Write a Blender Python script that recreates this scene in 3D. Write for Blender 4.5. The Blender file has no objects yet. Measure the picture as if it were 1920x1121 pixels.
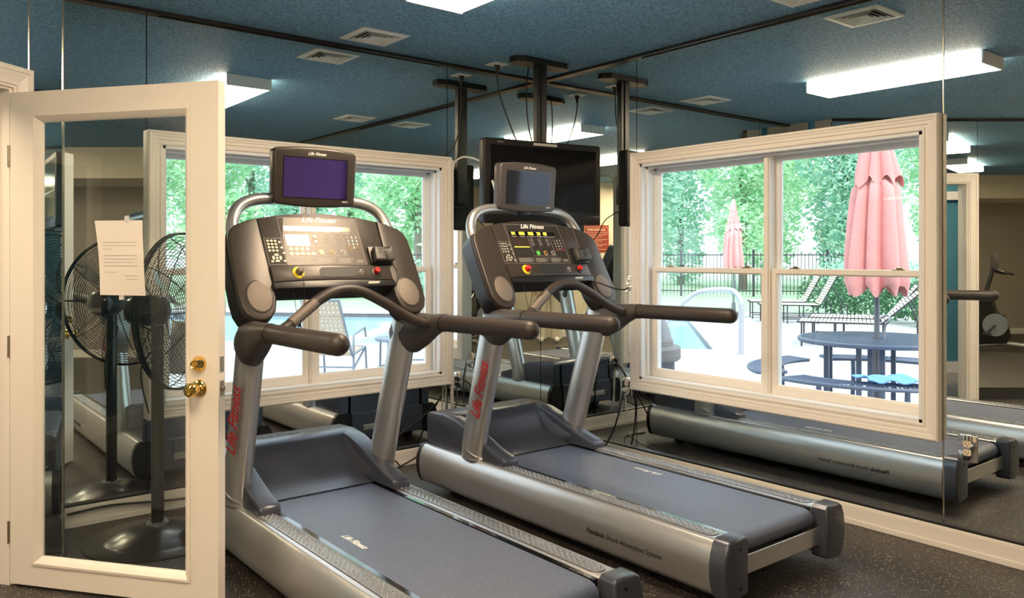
import bpy, bmesh, math, random
from mathutils import Matrix, Vector
random.seed(7)
SC = bpy.context.scene
COL = SC.collection
PI = math.pi

# ---------------------------------------------------------------- materials
def nt_of(name):
    m = bpy.data.materials.new(name); m.use_nodes = True
    nt = m.node_tree; nt.nodes.clear()
    out = nt.nodes.new('ShaderNodeOutputMaterial')
    return m, nt, out
def mat(name, col, rough=.5, metal=0., bump=0., bscale=200., var=0., vscale=20., coat=0., spec=.5, aniso=0.):
    m, nt, out = nt_of(name)
    b = nt.nodes.new('ShaderNodeBsdfPrincipled')
    b.inputs['Base Color'].default_value = (*col, 1); b.inputs['Roughness'].default_value = rough
    b.inputs['Metallic'].default_value = metal; b.inputs['Specular IOR Level'].default_value = spec
    b.inputs['Coat Weight'].default_value = coat; b.inputs['Coat Roughness'].default_value = .12
    nt.links.new(b.outputs[0], out.inputs[0])
    tc = nt.nodes.new('ShaderNodeTexCoord')
    if var > 0:
        n = nt.nodes.new('ShaderNodeTexNoise'); n.inputs['Scale'].default_value = vscale
        n.inputs['Detail'].default_value = 4
        r = nt.nodes.new('ShaderNodeMix'); r.data_type = 'RGBA'
        r.inputs[6].default_value = (*[c*(1-var) for c in col], 1)
        r.inputs[7].default_value = (*[min(1, c*(1+var)) for c in col], 1)
        nt.links.new(tc.outputs['Object'], n.inputs['Vector'])
        nt.links.new(n.outputs['Fac'], r.inputs[0]); nt.links.new(r.outputs[2], b.inputs['Base Color'])
    if bump > 0:
        n2 = nt.nodes.new('ShaderNodeTexNoise'); n2.inputs['Scale'].default_value = bscale
        n2.inputs['Detail'].default_value = 3
        bp = nt.nodes.new('ShaderNodeBump'); bp.inputs['Strength'].default_value = bump
        bp.inputs['Distance'].default_value = .01
        nt.links.new(tc.outputs['Object'], n2.inputs['Vector'])
        nt.links.new(n2.outputs['Fac'], bp.inputs['Height']); nt.links.new(bp.outputs[0], b.inputs['Normal'])
    return m
def emis(name, col, s):
    m, nt, out = nt_of(name)
    e = nt.nodes.new('ShaderNodeEmission'); e.inputs[0].default_value = (*col, 1); e.inputs[1].default_value = s
    nt.links.new(e.outputs[0], out.inputs[0]); return m
def glass(name, tint=(1, 1, 1), ior=1.45, gtint=(1, 1, 1), rough=0.0):
    m, nt, out = nt_of(name)
    t = nt.nodes.new('ShaderNodeBsdfTransparent'); t.inputs[0].default_value = (*tint, 1)
    g = nt.nodes.new('ShaderNodeBsdfGlossy'); g.inputs['Roughness'].default_value = rough
    g.inputs[0].default_value = (*gtint, 1)
    f = nt.nodes.new('ShaderNodeFresnel')
    ge = nt.nodes.new('ShaderNodeNewGeometry'); mi = nt.nodes.new('ShaderNodeMix')   # same reflectance on both faces of the pane
    mi.inputs[2].default_value = ior; mi.inputs[3].default_value = 1/ior
    nt.links.new(ge.outputs['Backfacing'], mi.inputs[0]); nt.links.new(mi.outputs[0], f.inputs['IOR'])
    x = nt.nodes.new('ShaderNodeMixShader')
    nt.links.new(f.outputs[0], x.inputs[0]); nt.links.new(t.outputs[0], x.inputs[1])
    nt.links.new(g.outputs[0], x.inputs[2]); nt.links.new(x.outputs[0], out.inputs[0]); return m

M = {}
def mirror_mat():
    m, nt, out = nt_of('mirror_glass')
    g = nt.nodes.new('ShaderNodeBsdfGlossy'); g.inputs[0].default_value = (.88, .93, .91, 1)
    g.inputs['Roughness'].default_value = 0.0
    nt.links.new(g.outputs[0], out.inputs[0]); return m
M['mirror'] = mirror_mat()
M['chrome'] = mat('chrome_plate', (.85, .85, .86), .06, 1)
M['ceiling'] = None
def ceiling_mat():
    m, nt, out = nt_of('teal_textured_ceiling')
    b = nt.nodes.new('ShaderNodeBsdfPrincipled'); b.inputs['Roughness'].default_value = .62
    b.inputs['Specular IOR Level'].default_value = .6
    tc = nt.nodes.new('ShaderNodeTexCoord')
    n = nt.nodes.new('ShaderNodeTexNoise'); n.inputs['Scale'].default_value = 62; n.inputs['Detail'].default_value = 5
    n.inputs['Roughness'].default_value = .6
    cr = nt.nodes.new('ShaderNodeValToRGB')
    cr.color_ramp.elements[0].position = .40; cr.color_ramp.elements[0].color = (.085, .22, .37, 1)
    cr.color_ramp.elements[1].position = .60; cr.color_ramp.elements[1].color = (.20, .43, .64, 1)
    bp = nt.nodes.new('ShaderNodeBump'); bp.inputs['Strength'].default_value = .8; bp.inputs['Distance'].default_value = .012
    nt.links.new(tc.outputs['Object'], n.inputs['Vector']); nt.links.new(n.outputs['Fac'], cr.inputs[0])
    nt.links.new(cr.outputs[0], b.inputs['Base Color']); nt.links.new(n.outputs['Fac'], bp.inputs['Height'])
    nt.links.new(bp.outputs[0], b.inputs['Normal']); nt.links.new(b.outputs[0], out.inputs[0]); return m
M['ceiling'] = ceiling_mat()
def floor_mat():
    m, nt, out = nt_of('speckled_rubber_floor')
    b = nt.nodes.new('ShaderNodeBsdfPrincipled'); b.inputs['Roughness'].default_value = .42
    b.inputs['Specular IOR Level'].default_value = .55
    tc = nt.nodes.new('ShaderNodeTexCoord')
    v = nt.nodes.new('ShaderNodeTexVoronoi'); v.inputs['Scale'].default_value = 105; v.inputs['Randomness'].default_value = 1
    n1 = nt.nodes.new('ShaderNodeTexNoise'); n1.inputs['Scale'].default_value = 60; n1.inputs['Detail'].default_value = 2
    lt = nt.nodes.new('ShaderNodeMath'); lt.operation = 'LESS_THAN'; lt.inputs[1].default_value = .26
    gt = nt.nodes.new('ShaderNodeMath'); gt.operation = 'GREATER_THAN'; gt.inputs[1].default_value = .50
    mu = nt.nodes.new('ShaderNodeMath'); mu.operation = 'MULTIPLY'
    mx = nt.nodes.new('ShaderNodeMix'); mx.data_type = 'RGBA'
    sep = nt.nodes.new('ShaderNodeSeparateColor')
    sp = nt.nodes.new('ShaderNodeValToRGB'); sp.color_ramp.interpolation = 'CONSTANT'
    sp.color_ramp.elements[0].color = (.55, .42, .30, 1); sp.color_ramp.elements[1].position = .55
    sp.color_ramp.elements[1].color = (.50, .50, .52, 1)
    e = sp.color_ramp.elements.new(.8); e.color = (.20, .13, .08, 1)
    mx.inputs[6].default_value = (.032, .027, .024, 1)
    nt.links.new(tc.outputs['Object'], v.inputs['Vector']); nt.links.new(tc.outputs['Object'], n1.inputs['Vector'])
    nt.links.new(v.outputs['Distance'], lt.inputs[0]); nt.links.new(v.outputs['Color'], sep.inputs[0])
    nt.links.new(sep.outputs[0], gt.inputs[0]); nt.links.new(sep.outputs[1], sp.inputs[0])
    nt.links.new(lt.outputs[0], mu.inputs[0]); nt.links.new(gt.outputs[0], mu.inputs[1])
    nt.links.new(mu.outputs[0], mx.inputs[0]); nt.links.new(sp.outputs[0], mx.inputs[7])
    nt.links.new(mx.outputs[2], b.inputs['Base Color'])
    bp = nt.nodes.new('ShaderNodeBump'); bp.inputs['Strength'].default_value = .25; bp.inputs['Distance'].default_value = .004
    nt.links.new(n1.outputs['Fac'], bp.inputs['Height']); nt.links.new(bp.outputs[0], b.inputs['Normal'])
    nt.links.new(b.outputs[0], out.inputs[0]); return m
M['floor'] = floor_mat()
def belt_mat():
    m, nt, out = nt_of('running_belt_rubber')
    b = nt.nodes.new('ShaderNodeBsdfPrincipled'); b.inputs['Roughness'].default_value = .42; b.inputs['Specular IOR Level'].default_value = .7
    tc = nt.nodes.new('ShaderNodeTexCoord')
    n = nt.nodes.new('ShaderNodeTexNoise'); n.inputs['Scale'].default_value = 420; n.inputs['Detail'].default_value = 2
    cr = nt.nodes.new('ShaderNodeValToRGB')
    cr.color_ramp.elements[0].position = .35; cr.color_ramp.elements[0].color = (.048, .058, .095, 1)
    cr.color_ramp.elements[1].position = .72; cr.color_ramp.elements[1].color = (.15, .19, .30, 1)
    bp = nt.nodes.new('ShaderNodeBump'); bp.inputs['Strength'].default_value = .35; bp.inputs['Distance'].default_value = .003
    nt.links.new(tc.outputs['Object'], n.inputs['Vector']); nt.links.new(n.outputs['Fac'], cr.inputs[0])
    nt.links.new(cr.outputs[0], b.inputs['Base Color']); nt.links.new(n.outputs['Fac'], bp.inputs['Height'])
    nt.links.new(bp.outputs[0], b.inputs['Normal']); nt.links.new(b.outputs[0], out.inputs[0]); return m
M['belt'] = belt_mat()
M['wallpaint'] = mat('tan_wall_paint', (.80, .71, .54), .8, bump=.05, bscale=150)
M['graywall'] = mat('grey_tan_wall_paint', (.42, .37, .30), .8, bump=.05, bscale=150)
M['soffit'] = mat('tan_soffit_paint', (.74, .65, .50), .8)
M['bluewall'] = mat('blue_hall_paint', (.06, .22, .34), .7)
M['backing'] = mat('mirror_backing', (.02, .02, .02), .7)
M['cream'] = mat('cream_enamel_paint', (.84, .79, .72), .38)
M['vinyl'] = mat('white_vinyl', (.80, .81, .82), .35)
M['pane'] = glass('window_pane', (.98, 1, .99), 1.5)
M['doorpane'] = glass('door_pane', (.95, .98, .97), 1.5)
M['bronze'] = mat('dark_bronze_channel', (.03, .028, .028), .35, .3)
M['edge'] = mat('mirror_polished_edge', (.50, .47, .40), .2, .8)
M['silver'] = mat('silver_paint_metal', (.56, .56, .565), .34, .8, var=.03, vscale=3)
M['silver2'] = mat('brushed_aluminium', (.62, .62, .62), .28, .9)
M['plastic'] = mat('charcoal_plastic', (.060, .054, .052), .42, 0, bump=.05, bscale=500)
M['hood'] = mat('graphite_plastic', (.078, .086, .115), .30, .35)
M['blackp'] = mat('black_plastic', (.012, .012, .013), .35)
M['glossblack'] = mat('gloss_black', (.006, .006, .007), .07, coat=.6)
M['console'] = mat('console_plastic', (.052, .044, .038), .33, .25, bump=.02, bscale=400)
M['overlay'] = mat('console_overlay_film', (.040, .036, .034), .22, .1, coat=.3)
M['foam'] = mat('brown_grip_foam', (.045, .036, .032), .45, .05, bump=.06, bscale=600)
M['pad'] = mat('grey_footpad_rubber', (.22, .24, .27), .26, .2)
M['speaker'] = mat('speaker_disc', (.19, .16, .135), .5, .3, bump=.2, bscale=900)
M['white'] = mat('white_print', (.80, .80, .78), .5)
M['greyprint'] = mat('grey_print', (.42, .40, .37), .5)
M['darkprint'] = mat('dark_print', (.02, .02, .022), .5)
M['redprint'] = mat('red_print', (.50, .02, .03), .45)
M['yellow'] = mat('yellow_ring', (.80, .62, .03), .4)
M['red'] = mat('red_knob', (.62, .02, .02), .3)
M['green'] = mat('green_key', (.12, .62, .10), .4)
M['orange'] = mat('orange_key', (.70, .36, .08), .4)
M['amber'] = emis('amber_digits', (1, .62, .05), 2.2)
M['lcd'] = mat('lcd_off', (.05, .035, .03), .12, coat=.5)
M['lcdglare'] = mat('lcd_glare', (.42, .34, .26), .15, .4, coat=.5)  # blank display: warm glare put into its tan colour
M['scrviolet'] = mat('violet_coated_screen', (.20, .13, .62), .05, .9)
M['scrgrey'] = mat('grey_coated_screen', (.045, .045, .055), .06, .8)
M['tvscreen'] = mat('television_screen', (.004, .004, .005), .14, spec=.3)
M['tvplastic'] = mat('television_plastic', (.012, .011, .011), .45, spec=.25)
M['brass'] = mat('polished_brass', (.83, .56, .16), .12, 1)
M['steel'] = mat('latch_steel', (.45, .38, .28), .3, 1)
M['paper'] = mat('paper', (.84, .78, .72), .8)
M['tape'] = mat('clear_tape', (.70, .70, .70), .3)
M['wire'] = mat('black_wire_steel', (.035, .033, .033), .3, .8)
M['fanmetal'] = mat('fan_black_enamel', (.018, .015, .014), .30, .3, coat=.4)
M['fanbase'] = mat('fan_base_enamel', (.035, .028, .024), .30, .6, coat=.3)
M['cord'] = mat('black_cord', (.01, .01, .01), .45)
M['whitecord'] = mat('white_cord', (.75, .74, .70), .5)
M['ivory'] = mat('ivory_receptacle', (.78, .66, .48), .4)
M['ventpaint'] = mat('vent_white_enamel', (.84, .87, .86), .45)
M['fixt'] = mat('fixture_white_enamel', (.80, .80, .78), .4)
M['lamp'] = emis('fluorescent_lens', (1.0, .76, .51), 27.0)
M['lamprim'] = emis('fluorescent_lens_side', (1.0, .78, .54), 10.0)
M['signred'] = mat('red_sign_board', (.33, .045, .025), .5)
M['signtext'] = mat('sign_lettering', (.92, .78, .55), .5)
M['skin'] = mat('skin', (.62, .34, .22), .55)
M['khaki'] = mat('cream_trousers', (.66, .58, .46), .85, bump=.3, bscale=30)
M['redcloth'] = mat('red_shirt', (.60, .05, .05), .85)
M['shoe'] = mat('white_shoe', (.70, .66, .60), .6)
M['hair'] = mat('brown_hair', (.05, .03, .02), .6)
# outdoors
M['deck'] = mat('pale_pool_concrete', (.50, .505, .51), .85, bump=.05, bscale=30, var=.05, vscale=2)
M['coping'] = mat('white_pool_coping', (.62, .64, .65), .6)
def water_mat():
    m, nt, out = nt_of('pool_water')
    b = nt.nodes.new('ShaderNodeBsdfPrincipled'); b.inputs['Base Color'].default_value = (.36, .60, .78, 1)
    b.inputs['Roughness'].default_value = .12; b.inputs['Specular IOR Level'].default_value = .25
    n = nt.nodes.new('ShaderNodeTexNoise'); n.inputs['Scale'].default_value = 3.5
    tc = nt.nodes.new('ShaderNodeTexCoord')
    bp = nt.nodes.new('ShaderNodeBump'); bp.inputs['Strength'].default_value = .2
    nt.links.new(tc.outputs['Object'], n.inputs['Vector'])
    nt.links.new(n.outputs['Fac'], bp.inputs['Height']); nt.links.new(bp.outputs[0], b.inputs['Normal'])
    nt.links.new(b.outputs[0], out.inputs[0]); return m
M['water'] = water_mat()
M['lawn'] = mat('mown_lawn', (.36, .50, .33), .9, var=.25, vscale=1.5)
def leaf_mat(name, c1, c2):
    m, nt, out = nt_of(name)
    d = nt.nodes.new('ShaderNodeBsdfDiffuse'); t = nt.nodes.new('ShaderNodeBsdfTranslucent')
    x = nt.nodes.new('ShaderNodeMixShader'); x.inputs[0].default_value = .45
    g = nt.nodes.new('ShaderNodeNewGeometry')
    mx = nt.nodes.new('ShaderNodeMix'); mx.data_type = 'RGBA'
    mx.inputs[6].default_value = (*c1, 1); mx.inputs[7].default_value = (*c2, 1)
    nt.links.new(g.outputs['Random Per Island'], mx.inputs[0])
    nt.links.new(mx.outputs[2], d.inputs[0]); nt.links.new(mx.outputs[2], t.inputs[0])
    nt.links.new(d.outputs[0], x.inputs[1]); nt.links.new(t.outputs[0], x.inputs[2])
    nt.links.new(x.outputs[0], out.inputs[0]); return m
M['leafA'] = leaf_mat('pale_green_leaves', (.42, .74, .50), (.84, .96, .76))
M['leafB'] = leaf_mat('blue_green_leaves', (.28, .58, .48), (.72, .90, .76))
M['leafC'] = leaf_mat('dark_hedge_leaves', (.05, .14, .08), (.16, .32, .16))
M['bark'] = mat('grey_bark', (.20, .17, .14), .9, bump=.5, bscale=20)
M['ironblack'] = mat('black_fence_paint', (.03, .03, .04), .5)
M['pink'] = mat('faded_pink_canvas', (.80, .36, .34), .85, bump=.1, bscale=60)
M['navy'] = mat('navy_powder_coat', (.10, .13, .20), .45, .2)
M['greypole'] = mat('grey_pole_paint', (.17, .18, .21), .4, .3)
M['strap'] = mat('cream_vinyl_strap', (.76, .68, .58), .6)
M['tanstrap'] = mat('tan_vinyl_strap', (.50, .42, .33), .6)
M['chairmetal'] = mat('chair_grey_metal', (.22, .26, .33), .4, .3)
M['whiterail'] = mat('white_handrail', (.42, .42, .46), .3, .2)
M['bluetowel'] = mat('blue_towel', (.18, .40, .80), .9, bump=.4, bscale=60)
M['lid'] = mat('grey_dome_lid', (.26, .245, .25), .5)
M['mesh'] = mat('grey_mesh_steel', (.14, .14, .17), .5, .3)

# ---------------------------------------------------------------- geometry helpers
def basis(o, ux, uy, uz):
    return Matrix(((ux[0], uy[0], uz[0], o[0]), (ux[1], uy[1], uz[1], o[1]), (ux[2], uy[2], uz[2], o[2]), (0, 0, 0, 1)))
def T(x, y, z): return Matrix.Translation((x, y, z))
def RZ(a): return Matrix.Rotation(a, 4, 'Z')
def RX(a): return Matrix.Rotation(a, 4, 'X')
def RY(a): return Matrix.Rotation(a, 4, 'Y')
SIDE = basis((0, 0, 0), (1, 0, 0), (0, 0, 1), (0, -1, 0))     # profile (x,z) swept toward -y
PROF = basis((0, 0, 0), (0, -1, 0), (0, 0, 1), (-1, 0, 0))    # profile (v=-y, z) swept toward -x

class MB:
    def __init__(s): s.bm = bmesh.new()
    def _merge(s, b, mtx):
        me = bpy.data.meshes.new('tmp'); 
        if mtx is not None: bmesh.ops.transform(b, matrix=mtx, verts=b.verts)
        b.to_mesh(me); b.free(); s.bm.from_mesh(me); bpy.data.meshes.remove(me); return s
    def box(s, x0, x1, y0, y1, z0, z1, bev=0, m=None, seg=2):
        b = bmesh.new(); bmesh.ops.create_cube(b, size=1)
        bmesh.ops.transform(b, matrix=Matrix.Translation(((x0+x1)/2, (y0+y1)/2, (z0+z1)/2)) @ Matrix.Diagonal((abs(x1-x0), abs(y1-y0), abs(z1-z0), 1)), verts=b.verts)
        if bev: bmesh.ops.bevel(b, geom=b.edges[:], offset=bev, segments=seg, affect='EDGES', profile=.5)
        return s._merge(b, m)
    def prism(s, pts, z0, z1, m=None, bev=0, seg=2, both=False):
        b = bmesh.new()
        lo = [b.verts.new((p[0], p[1], z0)) for p in pts]; hi = [b.verts.new((p[0], p[1], z1)) for p in pts]
        n = len(pts)
        fb = b.faces.new(lo[::-1]); ft = b.faces.new(hi)
        for i in range(n): b.faces.new((lo[i], lo[(i+1) % n], hi[(i+1) % n], hi[i]))
        bmesh.ops.recalc_face_normals(b, faces=b.faces)
        if bev:
            es = list(ft.edges) + (list(fb.edges) if both else [])
            bmesh.ops.bevel(b, geom=es, offset=bev, segments=seg, affect='EDGES', profile=.5)
        return s._merge(b, m)
    def tube(s, pts, r, seg=12, m=None, closed=False, cap=True, sx=1., up=None):
        b = bmesh.new(); P = [Vector(p) for p in pts]; n = len(P)
        rs = r if isinstance(r, (list, tuple)) else [r]*n
        rings = []; prev = None
        for i in range(n):
            if closed: t = (P[(i+1) % n]-P[i-1])
            else: t = (P[min(i+1, n-1)]-P[max(i-1, 0)])
            t.normalize()
            if prev is None:
                a = Vector(up) if up else (Vector((0, 0, 1)) if abs(t.z) < .9 else Vector((1, 0, 0)))
                u = (a - t*a.dot(t)).normalized()
            else: u = (prev - t*prev.dot(t)).normalized()
            prev = u; w = t.cross(u)
            rr = rs[i]; ru, rw = (rr if isinstance(rr, (list, tuple)) else (rr, rr*sx))
            rings.append([b.verts.new(P[i]+u*ru*math.cos(2*PI*k/seg)+w*rw*math.sin(2*PI*k/seg)) for k in range(seg)])
        m2 = n if closed else n-1
        for i in range(m2):
            A, B = rings[i], rings[(i+1) % n]
            for k in range(seg): b.faces.new((A[k], A[(k+1) % seg], B[(k+1) % seg], B[k]))
        if cap and not closed:
            b.faces.new(rings[0][::-1]); b.faces.new(rings[-1])
        bmesh.ops.recalc_face_normals(b, faces=b.faces)
        return s._merge(b, m)
    def lathe(s, prof, seg=32, m=None, sx=1, sy=1):
        b = bmesh.new(); rings = []
        for (r, z) in prof:
            if r < 1e-6: rings.append([b.verts.new((0, 0, z))])
            else: rings.append([b.verts.new((r*sx*math.cos(2*PI*k/seg), r*sy*math.sin(2*PI*k/seg), z)) for k in range(seg)])
        for A, B in zip(rings, rings[1:]):
            for k in range(seg):
                a0, a1 = A[k % len(A)], A[(k+1) % len(A)]; b0, b1 = B[k % len(B)], B[(k+1) % len(B)]
                vs = []
                for v in (a0, a1, b1, b0):
                    if v not in vs: vs.append(v)
                if len(vs) > 2:
                    try: b.faces.new(vs)
                    except ValueError: pass
        if len(rings[0]) > 1: b.faces.new(rings[0][::-1])
        if len(rings[-1]) > 1: b.faces.new(rings[-1])
        bmesh.ops.recalc_face_normals(b, faces=b.faces)
        return s._merge(b, m)
    def loft(s, rings, m=None, cap=True):
        b = bmesh.new(); R = [[b.verts.new(p) for p in rg] for rg in rings]; n = len(R[0])
        for A, B in zip(R, R[1:]):
            for k in range(n): b.faces.new((A[k], A[(k+1) % n], B[(k+1) % n], B[k]))
        if cap: b.faces.new(R[0][::-1]); b.faces.new(R[-1])
        bmesh.ops.recalc_face_normals(b, faces=b.faces)
        return s._merge(b, m)
    def frame(s, x0, x1, z0, z1, prof, ks=(1, 1, 1, 1), m=None, open_bottom=False):
        """mitred picture-frame sweep: prof is a closed loop of (inset from the outer edge, depth y)"""
        b = bmesh.new(); kl, kr, kb, kt = ks; R = []
        for o, y in prof:
            if open_bottom: c = [(x0+o*kl, z0), (x0+o*kl, z1-o*kt), (x1-o*kr, z1-o*kt), (x1-o*kr, z0)]
            else: c = [(x0+o*kl, z0+o*kb), (x0+o*kl, z1-o*kt), (x1-o*kr, z1-o*kt), (x1-o*kr, z0+o*kb)]
            R.append([b.verts.new((x, y, z)) for x, z in c])
        n = len(R)
        for i in range(n):
            A, B = R[i], R[(i+1) % n]
            for k in range(3 if open_bottom else 4): b.faces.new((A[k], A[(k+1) % 4], B[(k+1) % 4], B[k]))
        if open_bottom: b.faces.new([r[0] for r in R]); b.faces.new([r[3] for r in R][::-1])
        bmesh.ops.recalc_face_normals(b, faces=b.faces)
        return s._merge(b, m)
    def raw(s, verts, faces, m=None):
        b = bmesh.new(); V = [b.verts.new(v) for v in verts]
        for f in faces: b.faces.new([V[i] for i in f])
        return s._merge(b, m)
    def text(s, string, size, m, shear=0., ext=.0006, ax='CENTER', space=1., bold=0.):
        cu = bpy.data.curves.new('t', 'FONT'); cu.body = string; cu.size = size; cu.align_x = ax; cu.align_y = 'CENTER'
        cu.extrude = ext; cu.shear = shear; cu.space_character = space; cu.resolution_u = 3; cu.offset = bold
        o = bpy.data.objects.new('t', cu); COL.objects.link(o)
        dg = bpy.context.evaluated_depsgraph_get(); dg.update()
        me = bpy.data.meshes.new_from_object(o.evaluated_get(dg))
        bpy.data.objects.remove(o); me.transform(m); s.bm.from_mesh(me); bpy.data.meshes.remove(me); return s
    def build(s, name, material, parent=None, smooth=35, label=None):
        me = bpy.data.meshes.new(name); s.bm.to_mesh(me); s.bm.free()
        me.materials.append(material)
        if smooth:
            me.shade_smooth(); me.set_sharp_from_angle(angle=math.radians(smooth))
        o = bpy.data.objects.new(name, me); COL.objects.link(o)
        if parent is not None: o.parent = parent
        if label: o['label'] = label
        return o
def tag(o, label, cat, group=None, kind=None):
    if label: o['label'] = label
    if cat: o['category'] = cat
    if group: o['group'] = group
    if kind: o['kind'] = kind
    return o
def empty(name, loc=(0, 0, 0), rz=0):
    o = bpy.data.objects.new(name, None); COL.objects.link(o); o.location = loc; o.rotation_euler = (0, 0, rz)
    o.empty_display_size = .1; return o
def struct(o): o['kind'] = 'structure'; return o
def smoothpts(pts, n=6):
    P = [Vector(p) for p in pts]; out = []
    for i in range(len(P)-1):
        p0 = P[max(i-1, 0)]; p1 = P[i]; p2 = P[i+1]; p3 = P[min(i+2, len(P)-1)]
        for k in range(n):
            t = k/n
            out.append(.5*((2*p1)+(-p0+p2)*t+(2*p0-5*p1+4*p2-p3)*t*t+(-p0+3*p1-3*p2+p3)*t*t*t))
    out.append(P[-1]); return out
def ell(cx, cy, rx, ry, n=24): return [(cx+rx*math.cos(2*PI*k/n), cy+ry*math.sin(2*PI*k/n)) for k in range(n)]
def rrect(x0, x1, y0, y1, r, n=5):
    out = []
    for (cx, cy, a0) in ((x1-r, y1-r, 0), (x0+r, y1-r, 90), (x0+r, y0+r, 180), (x1-r, y0+r, 270)):
        for k in range(n+1):
            a = math.radians(a0+90*k/n); out.append((cx+r*math.cos(a), cy+r*math.sin(a)))
    return out
# ---------------------------------------------------------------- setting
HC = 2.65          # ceiling height
GZ = -.12          # ground level of the pool deck
C0 = Vector((-3.19, -.437, 0)); CD = Vector((-.779, -.627, 0)).normalized(); CN = Vector((.627, -.779, 0)).normalized()  # diagonal entry wall, normal into room
def Cp(t): return C0+CD*t
def wallbox(mb, p0, p1, z0, z1, th, inward):
    p0 = Vector(p0); p1 = Vector(p1); d = (p1-p0); L = d.length; d.normalize(); n = Vector(inward).normalized()
    m = basis((p0.x, p0.y, 0), tuple(d), tuple(n), tuple(d.cross(n)))
    mb.box(0, L, -th, 0, min(z0*1, z1), max(z0, z1), m=m if d.cross(n).z > 0 else basis((p0.x, p0.y, 0), tuple(d), tuple(n), (0, 0, 1)))
WO0, WO1, WZ0, WZ1 = .975, 2.75, .565, 1.94      # window opening along wall B (distance from the corner)
AO0, AO1 = .87, 2.645                            # opening along wall A
# floor / ceiling
poly = [(0.2, 0.2), (-3.19, 0.2), (-3.19, -.30), (-5.9, -2.4), (-9.6, -5.4), (-9.6, -5.6), (-5, -5.6), (-5.6, -10.2), (.2, -5.6)]
fl = MB(); fl.prism([(.19, .19), (-3.34, .19), (-3.34, -.4), (-10.6, -5.4), (-10.2, -11), (.19, -11)][::-1], -.2, 0)
struct(fl.build('floor', M['floor'], smooth=0))
ce = MB(); ce.prism([(.19, .19), (-3.34, .19), (-3.34, -.4), (-10.6, -5.4), (-10.2, -11), (.19, -11)][::-1], HC, HC+.15)
struct(ce.build('ceiling', M['ceiling'], smooth=0))
TH = .15
# wall A (y=0) with window hole ; mirror glass sits 4 mm proud of y=.035+
mb = MB()
Y0, Y1 = .041, .19
mb.box(-3.19, -AO1, Y0, Y1, 0, HC); mb.box(-AO0, .19, Y0, Y1, 0, HC)
mb.box(-AO1, -AO0, Y0, Y1, 0, WZ0); mb.box(-AO1, -AO0, Y0, Y1, WZ1, HC)
struct(mb.build('wall_left', M['backing'], smooth=0))
mb = MB()
mb.box(.041, .19, -WO0, .041, 0, HC); mb.box(.041, .19, -5.2, -WO1, 0, HC)
mb.box(.041, .19, -WO1, -WO0, 0, WZ0); mb.box(.041, .19, -WO1, -WO0, WZ1, HC)
struct(mb.build('wall_right', M['backing'], smooth=0))
# short return behind the diagonal wall
mb = MB(); mb.box(-3.34, -3.194, -.44, .19, 0, HC)
struct(mb.build('wall_return', M['graywall'], smooth=0))
# diagonal entry wall with doorway
OT0, OT1, OH = .295, 1.275, 2.035
def cbox(mb, t0, t1, n0, n1, z0, z1, bev=0):
    m = basis((C0.x, C0.y, 0), tuple(CD), tuple(-CN), (0, 0, 1))
    mb.box(t0, t1, -n1, -n0, z0, z1, bev, m=m)
mb = MB(); cbox(mb, 0, OT0-.02, -.14, -.006, 0, HC); cbox(mb, OT1+.02, 8.2, -.14, -.006, 0, HC); cbox(mb, OT0-.02, OT1+.02, -.14, -.006, OH+.02, HC)
struct(mb.build('wall_entry', M['backing'], smooth=0))
# far walls of the room
EP = Vector((0, -4.67, 0)); ED = Vector((-.779, -.627, 0)).normalized(); EN = Vector((-.627, .779, 0)).normalized()
mE = basis((EP.x+.10, EP.y+.08, 0), tuple(ED), tuple(EN), (0, 0, 1)) if False else basis((EP.x+.10, EP.y+.08, 0), tuple(ED), tuple(-EN), (0, 0, 1))
mb = MB(); mb.box(-1.4, 8.6, 1.2, 1.35, 0, HC, m=mE); struct(mb.build('wall_back', M['graywall'], smooth=0))
mb = MB(); mb.box(-.2, 7.2, 0, 1.2, 2.28, HC-.001, m=mE); struct(mb.build('trim_soffit', M['soffit'], smooth=0))
mb = MB(); mb.box(-10.3, -5.0, -5.65, -5.5, 0, HC); mb.box(-5.15, -5.0, -10.7, -5.65, 0, HC)
struct(mb.build('wall_rear', M['wallpaint'], smooth=0))
mb = MB(); mb.box(-.4, 7.6, 1.185, 1.2, 0, .10, m=mE); mb.box(-10.3, -5.0, -5.5, -5.485, 0, .10)
struct(mb.build('baseboard_back', M['cream'], smooth=0))
# side stub of wall B toward the back
# hall behind the entry door
mC = basis((C0.x, C0.y, 0), tuple(CD), tuple(-CN), (0, 0, 1))
mb = MB(); mb.box(-.1, 8.4, 1.75, 1.85, 0, HC, m=mC); mb.box(-.15, -.05, .14, 1.85, 0, HC, m=mC)
struct(mb.build('wall_hall', M['bluewall'], smooth=0))
mb = MB(); mb.box(-.05, 3.2, 1.735, 1.75, 0, .13, m=mC); struct(mb.build('baseboard_hall', M['vinyl'], smooth=0))
mb = MB(); mb.box(1.55, 1.65, 1.70, 1.75, 0, 2.1, .006, m=mC); mb.box(2.5, 2.6, 1.70, 1.75, 0, 2.1, .006, m=mC); mb.box(1.55, 2.6, 1.70, 1.75, 2.0, 2.1, .006, m=mC)
struct(mb.build('trim_1', M['vinyl'], smooth=0))
mb = MB(); mb.box(-.15, 8.4, .14, 1.9, -.2, -.002, m=mC); struct(mb.build('floor_hall', mat('hall_gloss_floor', (.10, .09, .10), .15), smooth=0))
mb = MB(); mb.box(-.15, 8.4, .14, 1.9, HC, HC+.15, m=mC); struct(mb.build('ceiling_hall', M['wallpaint'], smooth=0))

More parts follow.
